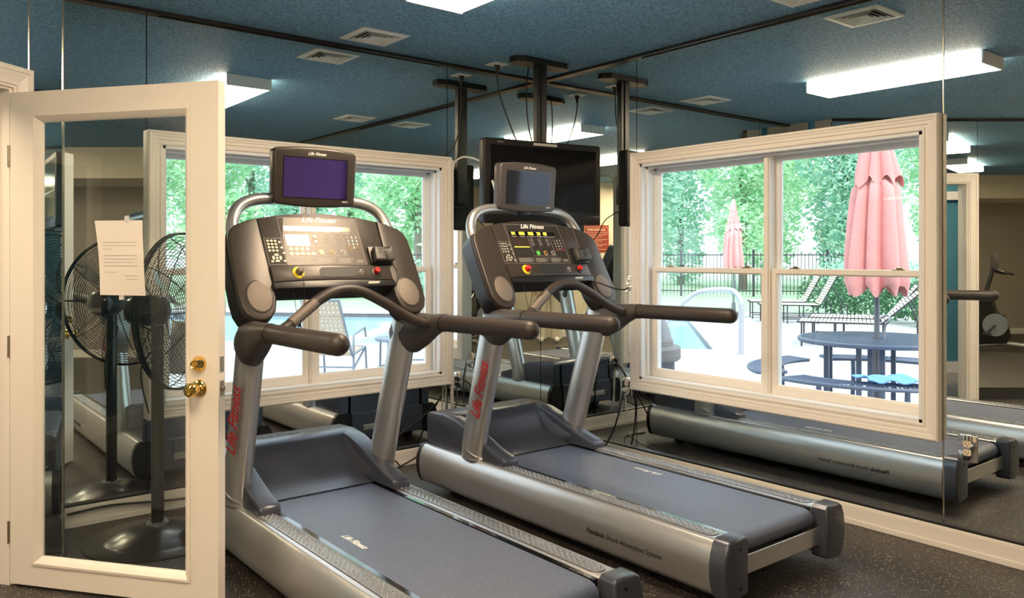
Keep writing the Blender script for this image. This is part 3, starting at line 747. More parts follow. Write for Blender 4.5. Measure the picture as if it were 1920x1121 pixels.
    for x, w in ((-.160, .03), (-.100, .03), (-.035, .022), (.022, .03), (.070, .026), (.118, .034)): mb.box(x-w/2, x+w/2, .4195, .4225, .0062, .0067, m=C())
    for k in range(6):
        mb.box(-.185, -.075-.02*(k % 2), .284-.0045*k, .2855-.0045*k, .0062, .0066, m=C()); mb.box(-.065, .035-.015*(k % 3), .284-.0045*k, .2855-.0045*k, .0062, .0066, m=C())
        mb.box(.045, .125-.02*(k % 2), .284-.0045*k, .2855-.0045*k, .0062, .0066, m=C())
        if k < 4: mb.box(.135, .172, .276-.0045*k, .2775-.0045*k, .0062, .0066, m=C())
    mb.build('console_print', M['greyprint'], face, smooth=0)
    def keys(name, mt, L, h=.0075, lab=None):
        mb = MB()
        for (x, y, rx, ry) in L: mb.prism(ell(x, y, rx, ry, 14), .006, h, C())
        mb.build(name, mt, face, smooth=0, label=lab)
    kp = [(-.272+.017*c, .374-.0165*r_, .0062, .0052) for r_ in range(4) for c in range(3)]+[(-.219, .368, .006, .005), (-.214, .340, .006, .005), (-.209, .312, .006, .005)]
    kp += [(-.246, .303, .011, .0055), (-.246, .273, .011, .0055), (-.262, .288, .0055, .010), (-.230, .288, .0055, .010), (-.246, .288, .006, .005), (-.270, .270, .006, .005), (-.213, .272, .006, .005)]
    kc = M['speaker'] if variant == 1 else M['greyprint']
    keys('keypad_key', M['ivory'] if variant == 1 else M['greyprint'], kp)
    keys('program_key', M['ivory'] if variant == 1 else M['overlay'], [(-.172+.026*k, .333, .0105, .0085) for k in range(4)]+[(-.174+.026*k, .309, .0105, .0085) for k in range(5)])
    keys('arrow_key', M['ivory'] if variant == 1 else M['greyprint'], [(x, y, .0088, .0095) for x in (-.045,) for y in (.398, .374)] if variant == 1 else [(x, y, .003, .003) for x in (-.045, .012, .068) for y in (.398, .374)])
    mb = MB()
    for x in (-.045, .012, .068):
        for y in (.398, .374):
            pts = [C() @ Vector((px, py, .0066)) for px, py in ell(x, y, .0105, .0115, 16)]; mb.tube(pts, .0006, 5, closed=True)
    mb.build('key_outline', M['greyprint'], face, smooth=0)
    keys('start_key', M['green'] if variant == 2 else mat('pale_green_key', (.55, .62, .25), .4), [(-.030, .317, .0125, .0145)], .008, 'green start key')
    keys('stop_key', M['orange'], [(.024, .317, .0125, .0145)], .008); keys('cool_key', M['greyprint'], [(.078, .317, .0125, .0145)], .008)
    keys('key_center', M['console'], [(.024, .317, .009, .0105), (.078, .317, .009, .0105)], .0084)
    mb = MB()
    for r_ in range(4):
        for c in range(3):
            ch = '123456789*0#'[r_*3+c]
            if ch in '*#': continue
            mb.text(ch, .014, C() @ T(.120+.0215*c, .397-.0185*r_, .0066), ext=.0002, bold=.0004)
    mb.build('number_key', M['white'], face, smooth=0)
    mb = MB()
    for x, mt in ((.120, 0), (.163, 0)):
        pts = [C() @ Vector((px, py, .0068)) for px, py in ell(x, .3415, .0085, .0085, 16)]; mb.tube(pts, .0011, 5, closed=True)
    mb.build('enter_clear_ring', M['redprint'] if variant == 2 else M['orange'], face, smooth=0)
    # stop button, slot, jack, knob, device holder
    mb = MB(); mb.prism(ell(-.172, .205, .027, .0285, 32), .022, .0245, C(), bev=.001); mb.prism(ell(-.172, .205, .020, .0215, 32), .022, .0262, C()); ys = mb.build('stop_ring', M['yellow'], shelf, smooth=40)
    mb = MB(); mb.lathe([(.0165, 0), (.0165, .012), (.013, .018), (.0125, .018), (.0125, .022), (.009, .025), (0, .026)], 24, C(.026) @ T(-.170, .206, 0)); mb.build('stop_button', M['red'] if variant == 2 else M['speaker'], ys, smooth=40, label='stop button')  # near unit: glare over the red dome painted in as brown
    mb = MB(); mb.prism(rrect(-.072, .110, .182, .230, .0235, 7), .018, .0232, C()); mb.build('bottle_slot', M['darkprint'], shelf, smooth=0)
    mb = MB(); pts = [C() @ Vector((.136+.008*math.cos(a), .206+.010*math.sin(a), .0228)) for a in [PI*(-.15+1.3*k/10) for k in range(11)]]; mb.tube(pts, .0013, 6); mb.tube([C() @ Vector((.136, .190, .0228)), C() @ Vector((.136, .196, .0228))], .0018, 6); mb.build('headphone_mark', M['white'], shelf, smooth=0)
    mb = MB(); mb.lathe([(.024, 0), (.0235, .002), (.018, .003), (0, .003)], 24, C(.022) @ T(.214, .200, 0)); mb.build('knob_recess', M['blackp'], shelf, smooth=40)
    mb = MB(); mb.lathe([(.0145, 0), (.014, .014), (.012, .018), (.008, .018), (.007, .015), (0, .015)], 24, C(.025) @ T(.212, .206, 0)); mb.build('red_jack', M['red'], shelf, smooth=40, label='red knob')
    mb = MB(); mb.prism([(.150, .1405), (.208, .1405), (.216, .1525), (.158, .1525)], .026, .0272, C()); mb.build('silver_badge', M['greyprint'], shelf, smooth=0)
    mb = MB(); mb.prism(rrect(.205, .322, .246, .345, .010, 3), -.004, .016, C(), bev=.003); dh = mb.build('device_holder_back', M['blackp'], face, smooth=40)
    mb = MB(); mb.prism([(.218, .252), (.305, .252), (.320, .262), (.322, .325), (.308, .332), (.300, .315), (.245, .315), (.235, .332), (.220, .325), (.212, .262)], .018, .052, C(), bev=.008, seg=3, both=True); mb.build('device_cradle', M['plastic'], dh, smooth=45)
    mb = MB(); mb.prism(rrect(.266, .278, .268, .300, .005, 3), .050, .0535, C()); mb.build('cradle_slot', M['blackp'], dh, smooth=0)
    if variant == 1:
        mb = MB(); mb.tube(smoothpts([C() @ Vector(p) for p in ((.272, .275, .055), (.276, .245, .060), (.300, .205, .050), (.303, .160, .048), (.285, .125, .045), (.279, .118, .035))], 5), .0022, 8); mb.build('audio_cable', M['cord'], dh, smooth=50)
    # safety cord with clip
    mb = MB(); c0 = C() @ Vector((-.168, .190, .042))
    mb.tube(smoothpts([c0, c0+Vector((.006, -.012, -.05)), c0+Vector((.008, -.006, -.14)), c0+Vector((-.004, 0, -.19)), c0+Vector((-.010, 0, -.22))], 5), .0016, 7)
    mb.tube(smoothpts([c0+Vector((-.03, .02, -.06)), c0+Vector((-.028, .0, -.14)), c0+Vector((-.014, .0, -.20)), c0+Vector((-.010, 0, -.22))], 5), .0014, 7)
    sc_ = mb.build('safety_cord', M['cord'], R, smooth=50)
    mb = MB()
    for q in ((-.013, -.035), (.013, -.035)): mb.tube([c0+Vector((-.010, 0, -.215)), c0+Vector((-.010+q[0], 0, -.215+q[1]))], .0028, 8)
    mb.box(c0.x-.017, c0.x-.003, c0.y-.003, c0.y+.003, c0.z-.232, c0.z-.205, .001); mb.build('cord_clip', M['blackp'], sc_, smooth=40)
    # --- arch tube behind the console and monitor
    pts = smoothpts([(-.372, -.57, 1.34), (-.390, -.53, 1.43), (-.385, -.495, 1.505), (-.350, -.472, 1.568), (-.285, -.462, 1.603), (-.19, -.46, 1.615), (0, -.46, 1.618), (.19, -.46, 1.615), (.285, -.462, 1.603), (.350, -.472, 1.568), (.385, -.495, 1.505), (.390, -.53, 1.43), (.372, -.57, 1.34)], 6)
    mb = MB(); mb.tube(pts, .0275, 18); mb.build('arch_tube', M['silver'], R, smooth=60)
    mz = mon_z
    MM = basis((0, -.50, 1.59+mz), (1, 0, 0), (0, -.07, .9975), (0, -.9975, -.07))
    hs = [(-.190, .0), (-.10, -.008), (0, -.011), (.10, -.008), (.190, .0), (.199, .006), (.203, .016), (.207, .236), (.203, .248), (.192, .256), (.10, .266), (0, .269), (-.10, .266), (-.192, .256), (-.203, .248), (-.207, .236), (-.203, .016), (-.199, .006)]
    mb = MB(); mb.prism(hs, -.050, .012, MM, bev=.010, seg=3, both=True); mon = mb.build('monitor', M['console'] if variant == 1 else M['plastic'], R, smooth=45)
    mb = MB(); mb.prism(rrect(-.164, .160, .030, .220, .006, 3), .0115, .0128, MM); mb.build('screen_bezel', M['glossblack'], mon, smooth=0)
    mb = MB(); mb.prism(rrect(-.160, .156, .034, .216, .004, 2), .0125, .0136, MM); mb.build('screen', M['scrviolet'] if variant == 1 else M['scrgrey'], mon, smooth=0)
    mb = MB(); mb.text('Life Fitness', .020, MM @ T(0, .238, .0128), shear=.5, ext=.0003, bold=.0005); mb.text('HDTV', .010, MM @ T(.150, .020, .0128), ext=.0003, bold=.0003, space=1.1); mb.build('monitor_lettering', M['white'], mon, smooth=0)
    mb = MB(); mb.box(-.05, .05, -.485, -.44, 1.585, 1.70+mz, .006); mb.build('monitor_bracket', M['blackp'], R, smooth=30)
    # --- grips
    for s in (-1, 1):
        def ring(c, t, ru, rw, n=20):
            c = Vector(c); t = Vector(t).normalized(); u = Vector((0, 0, 1)); u = (u-t*u.dot(t)).normalized(); w = t.cross(u)
            return [tuple(c+u*ru*math.cos(2*PI*k/n)+w*rw*math.sin(2*PI*k/n)) for k in range(n)]
        rg = [ring((s*.372, -.625, .985), (0, -1, 0), .045, .045), ring((s*.376, -.65, .982), (0, -1, 0), .080, .060), ring((s*.385, -.70, .985), (0, -1, .05), .096, .064), ring((s*.392, -.76, .990), (0, -1, .1), .096, .062), ring((s*.400, -.83, 1.010), (0, -1, .2), .076, .056), ring((s*.406, -.90, 1.032), (0, -1, .15), .052, .048), ring((s*.408, -.95, 1.045), (0, -1, .05), .042, .042), ring((s*.409, -.985, 1.047), (0, -1, 0), .0395, .0395)]
        mb = MB(); mb.loft(rg); mb.build('grip_bracket', M['plastic'], R, smooth=60)
        pts = []; rr = []
        L0 = Vector((s*.409, -.985, 1.047)); L1 = Vector((s*.420, -1.610, 1.055))
        for k in range(6): pts.append(L0.lerp(L1, k/5*.94)); rr.append(.0385)
        for k in range(1, 7):
            a = k/6*PI/2; pts.append(L0.lerp(L1, .94)+(L1-L0).normalized()*.040*math.sin(a)); rr.append(max(.0385*math.cos(a), .002))
        mb = MB(); mb.tube(pts, rr, 24); mb.build('side_grip', M['foam'], R, smooth=60)
        mb = MB(); mb.tube([L0+Vector((0, .003, 0)), L0+Vector((0, -.003, 0))], .0405, 24); mb.build('grip_ring', M['blackp'], R, smooth=50)
    pts = smoothpts([(-.385, -.905, 1.040), (-.345, -.905, 1.045), (-.29, -.89, 1.070), (-.19, -.865, 1.140), (-.10, -.850, 1.188), (-.02, -.845, 1.206), (.06, -.850, 1.195), (.16, -.865, 1.145), (.27, -.885, 1.078), (.345, -.905, 1.045), (.385, -.905, 1.040)], 6)
    mb = MB(); mb.tube(pts, .0235, 18); hb = mb.build('handlebar', M['foam'], R, smooth=60)
    mb = MB(); a = Vector((-.285, -.89, 1.074)); b = Vector((-.165, -.861, 1.154)); mb.tube([a, a.lerp(b, .5)+Vector((0, 0, .001)), b], .0245, 18); mb.build('pulse_sensor', M['speaker'], hb, smooth=60)
    mb = MB(); mb.tube([(.352, -.905, 1.045), (.364, -.905, 1.043)], .0265, 18); mb.tube([(-.352, -.905, 1.045), (-.364, -.905, 1.043)], .0265, 18); mb.build('handlebar_collar', M['foam'], hb, smooth=60)
    return R
treadmill((-2.235, -.465, 0), 'treadmill nearest the glass door, blank console with painted glare and violet monitor', 1, 0.)
treadmill((-.955, -.485, 0), 'treadmill in the room corner with lit amber console digits', 2, .02)
# ---------------------------------------------------------------- pedestal fan
def fan():
    FX, FY = -2.785, -.42
    r = empty('pedestal_fan', (FX, FY, 0)); tag(r, 'black pedestal fan with large wire cage standing behind the open glass door', 'fan')
    mb = MB(); mb.lathe([(.325, 0), (.325, .006), (.235, .010), (.225, .014), (.17, .045), (.10, .066), (.045, .074), (0, .074)], 56); mb.build('fan_base', M['fanbase'], r, smooth=50)
    mb = MB(); mb.lathe([(.05, .070), (.05, .080), (.030, .082), (.030, .075)], 24)
    for k in range(4):
        a = k*PI/2+.5; mb.tube([(.043*math.cos(a), .043*math.sin(a), .078), (.043*math.cos(a), .043*math.sin(a), .088)], .007, 6)
    mb.build('base_flange', M['silver2'], r, smooth=40)
    mb = MB(); mb.tube([(0, 0, .07), (0, 0, 1.02)], .029, 20); mb.build('pole', M['fanmetal'], r, smooth=50)
    fd = Vector((.68, -.733, 0)).normalized(); rt = Vector((.733, .68, 0)).normalized()    # facing, right
    hub = Vector((0, 0, 1.09))
    mb = MB(); mb.tube([(0, 0, .98), (0, 0, 1.05)], .024, 16); mb.tube([(0, 0, 1.04), tuple(hub+fd*.0)], .017, 12); mb.build('tilt_bracket', M['silver2'], r, smooth=50)
    mm = basis(tuple(hub), tuple(rt), (0, 0, 1), tuple(fd))
    mb = MB(); mb.lathe([(0, -.155), (.045, -.150), (.068, -.13), (.074, -.09), (.074, .0), (.066, .03), (.03, .045), (0, .045)], 28, mm); mo = mb.build('motor_housing', M['fanmetal'], r, smooth=50)
    mb = MB(); mb.box(-.03, .03, -.012, .012, -.158, -.150, m=mm @ T(0, -.035, 0)); mb.build('rating_label', M['steel'], mo, smooth=0)
    CR = .367; cz = .125
    mb = MB()      # spiral-like rings and ribs of the cage
    def ringat(rad, z, w=.0016): mb.tube([mm @ Vector((rad*math.cos(2*PI*k/56), rad*math.sin(2*PI*k/56), z)) for k in range(56)], w, 4, closed=True)
    def dome(rad, front): 
        t = min(1, rad/CR); h = .095*math.sqrt(max(0, 1-t**2.6)); return cz+(h if front else -h*.95)
    n = 26
    for k in range(n):
        rad = .07+(CR-.07)*k/(n-1)
        ringat(rad, dome(rad, True)); 
    for k in range(20):
        rad = .09+(CR-.09)*k/19; ringat(rad, dome(rad, False))
    ringat(CR, cz, .006); ringat(CR+.004, cz-.012, .004); ringat(CR+.004, cz+.012, .004)
    mb.build('cage_rings', M['wire'], r, smooth=0)
    mb = MB()
    for k in range(10):
        a = 2*PI*k/10
        for fr in (True, False):
            pts = [mm @ Vector((q*math.cos(a), q*math.sin(a), dome(q, fr)+(.002 if fr else -.002))) for q in (.06, .14, .22, .29, .33, CR)]
            mb.tube(pts, .0028, 5)
    mb.build('cage_ribs', M['wire'], r, smooth=0)
    # fine criss-cross mesh on the lower half of the guard
    mb = MB()
    for dirn in (-1, 1):
        for k in range(-14, 15):
            c = k*.024; pts = []
            for q in range(15):
                s_ = -.34+.68*q/14
                x = (s_+dirn*c)*.7071; y = (-dirn*s_+c)*.7071
                if math.hypot(x, y) < CR-.004 and y < .02: pts.append(mm @ Vector((x, y, dome(math.hypot(x, y), True)+.001)))
            if len(pts) > 1: mb.tube(pts, .0009, 3)
    mb.build('guard_netting', M['wire'], r, smooth=0)
    mb = MB(); mb.lathe([(.07, dome(.07, True)), (.068, dome(.07, True)+.006), (0, dome(.07, True)+.008)], 24, mm); mb.build('cage_badge', M['chrome'], r, smooth=40)
    for k in range(3):
        a = 2*PI*k/3+.4; b = bmesh.new(); rows = []
        for q in range(7):
            rad = .05+.25*q/6; wd = .5*(.55-.25*q/6); tw = .045*(1-.5*q/6)
            rows.append([b.verts.new((rad*math.cos(a+e*wd), rad*math.sin(a+e*wd), .13+e*tw)) for e in (-1, -.33, .33, 1)])
        for A, B in zip(rows, rows[1:]):
            for j in range(3): b.faces.new((A[j], A[j+1], B[j+1], B[j]))
        geo = bmesh.ops.solidify(b, geom=b.faces[:], thickness=.003)
        mb = MB(); mb._merge(b, mm); mb.build('fan_blade', M['silver2'], r, smooth=60)
    mb = MB(); mb.tube(smoothpts([mm @ Vector((0, -.06, -.12)), Vector((.02, .06, .95)), Vector((-.05, .10, .80)), Vector((-.035, .02, .60))], 6), .004, 8); mb.build('power_cord', M['cord'], r, smooth=50)
fan()
# ---------------------------------------------------------------- television on ceiling mount
def tv():
    r = empty('ceiling_tv_mount', (-.365, -.42, 0)); tag(r, 'black ceiling mount pole and plate holding the television in the corner', 'tv mount')
    mb = MB(); mb.prism([(-.235, -.03), (-.17, -.065), (.185, -.065), (.235, -.02), (.235, .02), (.185, .065), (-.17, .065), (-.235, .03)], 2.612, HC, bev=0); mb.build('mount_plate', M['blackp'], r, smooth=0)
    mb = MB(); mb.box(-.043, .043, -.022, .022, 1.75, 2.615, .004); mb.box(-.012, .012, -.030, .0, 1.75, 2.615, .003); mb.build('mount_pole', M['blackp'], r, smooth=0)
    mb = MB(); mb.box(-.10, .10, -.10, -.02, 1.72, 1.92, .006); mb.build('mount_bracket', M['blackp'], r, smooth=0)
    t = empty('television', (-.515, -.625, 1.80), math.radians(-9)); tag(t, 'black flat screen television hanging in the corner, switched off', 'television')
    mb = MB(); mb.prism(rrect(-.435, .435, -.245, .275, .018, 5), -.05, .02, basis((0, 0, 0), (1, 0, 0), (0, 0, 1), (0, -1, 0)), bev=.010, seg=3, both=True)
    mb.prism(rrect(-.30, .30, -.20, .18, .03, 4), -.10, -.045, basis((0, 0, 0), (1, 0, 0), (0, 0, 1), (0, -1, 0)), bev=.015)
    hs = mb.build('tv_housing', M['tvplastic'], t, smooth=45)
    mb = MB(); mb.box(-.395, .395, -.0225, -.019, -.165, .235, .001); mb.build('tv_screen', M['tvscreen'], t, smooth=0)
    mb = MB(); mb.box(-.43, .43, -.024, -.0, -.245, -.185, .006); mb.build('speaker_bar', M['tvplastic'], hs, smooth=30)
    mb = MB(); mb.box(-.085, .09, -.0225, -.0195, .246, .262, .0005); mb.build('sticker', M['greyprint'], hs, smooth=0)
    mb = MB(); mb.box(-.345, -.300, -.0222, -.0205, .250, .257, .0005); mb.build('maker_plate', M['speaker'], hs, smooth=0)
tv()
# ceiling junction plate with plug and cable
r = empty('ceiling_outlet', (-.535, -.175, HC)); tag(r, 'white ceiling power outlet plate with a black plug beside the television mount', 'outlet')
mb = MB(); mb.box(-.058, .058, -.058, .058, -.006, 0, .002); mb.box(-.018, .018, -.035, .035, -.009, -.005, .002); mb.build('outlet_plate', M['ventpaint'], r, smooth=0)
mb = MB(); mb.lathe([(0, -.07), (.007, -.07), (.010, -.05), (.020, -.02), (.022, -.006), (0, -.006)], 14); mb.build('plug', M['blackp'], r, smooth=40)
def cable(name, pts, rad, mt, label, cat='cable', group=None, n=7):
    mb = MB(); mb.tube(smoothpts(pts, n), rad, 8); o = mb.build(name, mt, smooth=60); return tag(o, label, cat, group)
cable('hanging_cable', [(-.535, -.175, 2.58), (-.535, -.18, 2.52), (-.52, -.20, 2.40), (-.50, -.26, 2.25), (-.51, -.35, 2.12), (-.56, -.50, 2.05), (-.60, -.555, 1.96)], .0045, M['cord'], 'black cable hanging from the white ceiling outlet down to the television')
cable('hanging_cable', [(-.385, -.33, 2.65), (-.40, -.33, 2.55), (-.415, -.34, 2.40), (-.42, -.36, 2.25), (-.41, -.40, 2.10), (-.40, -.52, 1.95)], .0045, M['cord'], 'black cable hanging from the bare ceiling next to the television mount pole')
cable('hanging_cable', [(-.30, -.60, 1.72), (-.17, -.45, 1.62), (-.12, -.40, 1.50), (-.05, -.33, 1.40), (-.02, -.2, 1.45), (-.01, -.1, 1.52)], .0035, M['cord'], 'thin black cable looping below the television toward the corner')
mb = MB(); mb.tube([(-.783, -.005, .08), (-.783, -.005, 2.0)], .007, 8)
tag(mb.build('cable_conduit', M['whitecord'], smooth=50), 'slim white cable raceway running down the right edge of the left window', 'cable raceway')
cable('white_cable', [(-.785, -.012, 1.93), (-.78, -.03, 1.985), (-.765, -.12, 2.01), (-.80, -.35, 1.95), (-.90, -.60, 1.80), (-1.02, -.80, 1.66), (-1.10, -.93, 1.60)], .007, M['whitecord'], 'white cable curving from the left window raceway to the corner treadmill')
cable('white_cable', [(-.80, -.012, .48), (-.805, -.02, .30), (-.80, -.04, .16), (-.78, -.06, .012)], .005, M['whitecord'], 'white cable dropping to the floor under the left window corner')
# outlets
def outlet(name, mtx, label, jumbo=True):
    r = empty(name, (0, 0, 0)); r.matrix_world = mtx; tag(r, label, 'outlet', 'chrome outlet plates on the mirrors')
    mb = MB(); mb.box(-.042, .042, -.062, .062, 0, .006, .004, seg=3); mb.build('cover_plate', M['chrome'], r, smooth=40)
    for z in (.0195, -.0195):
        mb = MB(); mb.prism([(x, y+z) for x, y in rrect(-.017, .017, -.0145, .0145, .008, 4)], .005, .0075); rc = mb.build('receptacle', M['ivory'], r, smooth=0)
        mb = MB(); mb.box(-.008, -.0055, z-.002, z+.007, .0075, .0079); mb.box(.0055, .008, z-.001, z+.006, .0075, .0079); mb.tube([(0, z-.007, .0075), (0, z-.007, .0079)], .0028, 8)
        mb.build('socket_slot', M['blackp'], rc, smooth=0)
    mb = MB(); mb.tube([(0, 0, .005), (0, 0, .0068)], .003, 8); mb.build('plate_screw', M['steel'], r, smooth=0)
    return r
outlet('wall_outlet', basis((.034, -2.937, .476), (0, -1, 0), (0, 0, 1), (-1, 0, 0)), 'empty chrome and ivory wall outlet on the mirror right of the right window')
oB = outlet('wall_outlet', basis((.034, -.833, .495), (0, -1, 0), (0, 0, 1), (-1, 0, 0)), 'chrome wall outlet left of the right window with plugged cords')
oA = outlet('wall_outlet', basis((-.735, .034, .500), (1, 0, 0), (0, 0, 1), (0, -1, 0)), 'chrome wall outlet right of the left window with two black plugs')
for o_, zs in ((oB, (-.0195,)), (oA, (.0195, -.0195))):
    for z in zs:
        mb = MB(); mb.tube([(0, z, .007), (0, z, .030), (0, z-.012, .044)], [.013, .014, .009], 12); mb.build('cord_plug', M['blackp'] if o_ is oA else M['whitecord'], o_, smooth=50)
# floor cords
cable('power_cord', [(-.71, -.012, .515), (-.69, -.09, .47), (-.74, -.17, .33), (-.80, -.24, .16), (-.85, -.28, .03), (-.95, -.30, .008), (-1.02, -.36, .008), (-.99, -.46, .10)], .0055, M['cord'], 'black power cord from the left outlet plugs down behind the corner treadmill')
cable('power_cord', [(-.76, -.012, .478), (-.80, -.07, .36), (-.95, -.12, .22), (-1.15, -.17, .10), (-1.45, -.16, .012), (-1.75, -.16, .008), (-2.0, -.22, .03), (-2.15, -.43, .15)], .0055, M['cord'], 'black power cord running along the wall below the left window to the near treadmill')
cable('power_cord', [(-.012, -.84, .47), (-.04, -.84, .36), (-.07, -.80, .20), (-.12, -.72, .05), (-.20, -.62, .008), (-.35, -.45, .008), (-.50, -.33, .008), (-.70, -.33, .008)], .0055, M['cord'], 'black power cord hanging from the right outlet down to the corner floor')
cable('power_cord', [(-.05, -.60, .008), (-.10, -.85, .008), (-.18, -1.05, .008), (-.10, -1.22, .008), (-.06, -1.40, .008), (-.14, -1.52, .008), (-.28, -1.50, .03)], .005, M['cord'], 'black cord lying on the floor beside the corner treadmill')
cable('power_cord', [(-.55, -.28, .020), (-.38, -.55, .020), (-.30, -.80, .012), (-.24, -1.0, .020), (-.10, -1.12, .022), (-.03, -.98, .008)], .0045, M['cord'], 'second black cord coiled on the floor near the right baseboard')
cable('power_cord', [(-3.10, -.018, .075), (-2.9, -.017, .083), (-2.6, -.018, .055), (-2.3, -.017, .045), (-2.0, -.018, .050), (-1.7, -.017, .055), (-1.4, -.018, .060), (-1.25, -.02, .05), (-1.22, -.06, .008)], .0055, M['cord'], 'black cord fastened along the left baseboard behind the fan base')
# ear clip cable on the corner treadmill grip bracket
cable('earphone_cable', [(-.70, -1.20, 1.22), (-.66, -1.27, 1.20), (-.60, -1.33, 1.17), (-.55, -1.37, 1.165), (-.52, -1.37, 1.19)], .004, M['cord'], 'black earphone cable draped over the corner treadmill right speaker')
mb = MB(); 
for k in range(7): mb.lathe([(0, -.010), (.008, -.006), (.010, 0), (.007, .007), (0, .010)], 8, T(-.515+.006*math.sin(k*2.1), -1.360+.012*math.cos(k*1.7), 1.150+.014*k) @ RX(k*.8) @ Matrix.Diagonal((1.6, 1, 1.2, 1)))
tag(mb.build('crumpled_wrapper', M['white'], smooth=60), 'small crumpled white wrapper on the corner treadmill right console edge', 'wrapper')

# ---------------------------------------------------------------- things behind the camera, seen in the mirrors
sg = empty('rules_sign', (-6.02, -5.497, 1.66)); tag(sg, 'dark red fitness center rules sign on the tan wall', 'sign')
sm_ = basis((0, 0, 0), (-1, 0, 0), (0, 0, 1), (0, 1, 0))
mb = MB(); mb.box(-.31, .31, -.235, .235, 0, .012, .002, m=sm_); mb.build('sign_board', M['signred'], sg, smooth=0)
mb = MB(); mb.text('FITNESS CENTER RULES', .042, sm_ @ T(0, .150, .0125), ext=.0005, bold=.0008)
for a, b, c_, d_ in ((-.29, .29, .195, .199), (-.29, .29, .105, .109), (-.29, -.286, .105, .199), (.286, .29, .105, .199)): mb.box(a, b, c_, d_, .012, .0128, m=sm_)
for k in range(10): mb.box(-.27, .27-.12*((k*7) % 3), .070-.029*k, .075-.029*k, .012, .0125, m=sm_)
mb.build('sign_lettering', M['signtext'], sg, smooth=0)
def bike(loc, rz):
    r = empty('exercise_bike', loc, rz); tag(r, 'black exercise bike seen in the mirror against the grey back wall', 'exercise bike')
    mb = MB(); mb.prism([(-.28, .12), (.10, .10), (.27, .20), (.33, .40), (.25, .62), (.05, .80), (-.03, .84), (-.12, .80), (-.16, .60), (-.30, .40), (-.34, .22)], -.09, .09, basis((.35, 0, 0), (1, 0, 0), (0, 0, 1), (0, -1, 0)), bev=.03, seg=3, both=True); mb.build('drive_shroud', M['glossblack'], r, smooth=50)
    for s in (-1, 1):
        mb = MB(); mb.tube([(.22, s*.092, .38), (.22, s*.10, .38)], .16, 32); mb.build('crank_disc', M['pad'], r, smooth=40)
        mb = MB(); mb.tube([(.22, s*.11, .38), (.22+s*.12, s*.115, .38-s*.12)], .012, 8); mb.box(.17+s*.12, .27+s*.12, s*.16-.05, s*.16+.05, .36-s*.12, .39-s*.12, .005); mb.build('pedal', M['blackp'], r, smooth=30)
    mb = MB(); mb.tube([(.62, -.26, .035), (.62, .26, .035)], .03, 12); mb.tube([(-.50, -.26, .035), (-.50, .26, .035)], .03, 12); mb.tube([(.62, 0, .05), (.1, 0, .12), (-.50, 0, .05)], .035, 12); mb.build('floor_frame', M['silver'], r, smooth=50)
    mb = MB(); mb.tube([(-.18, 0, .12), (-.30, 0, .72)], .03, 12); mb.build('seat_post', M['silver'], r, smooth=50)
    mb = MB(); mb.lathe([(0, -.03), (.10, -.03), (.13, 0), (.11, .03), (0, .04)], 24, T(-.32, 0, .77) @ Matrix.Diagonal((1.15, .95, 1, 1))); mb.build('saddle', M['blackp'], r, smooth=50)
    mb = MB(); mb.tube([(.33, 0, .78), (.22, 0, 1.18)], .028, 12); mb.tube(smoothpts([(.02, -.22, 1.10), (.12, -.24, 1.12), (.22, -.12, 1.16), (.22, .12, 1.16), (.12, .24, 1.12), (.02, .22, 1.10)], 5), .016, 10); mb.build('handle_bars', M['blackp'], r, smooth=50)
    mb = MB(); mb.box(.19, .23, -.15, .15, 1.16, 1.38, .01); mb.build('bike_console', M['plastic'], r, smooth=30)
bike((-3.95, -5.95, 0), math.radians(20))
# tripod and camera at the photographer's spot
CAM = Vector((-3.901, -4.513, 1.35)); FW = Vector((.6272, .7788, 0))
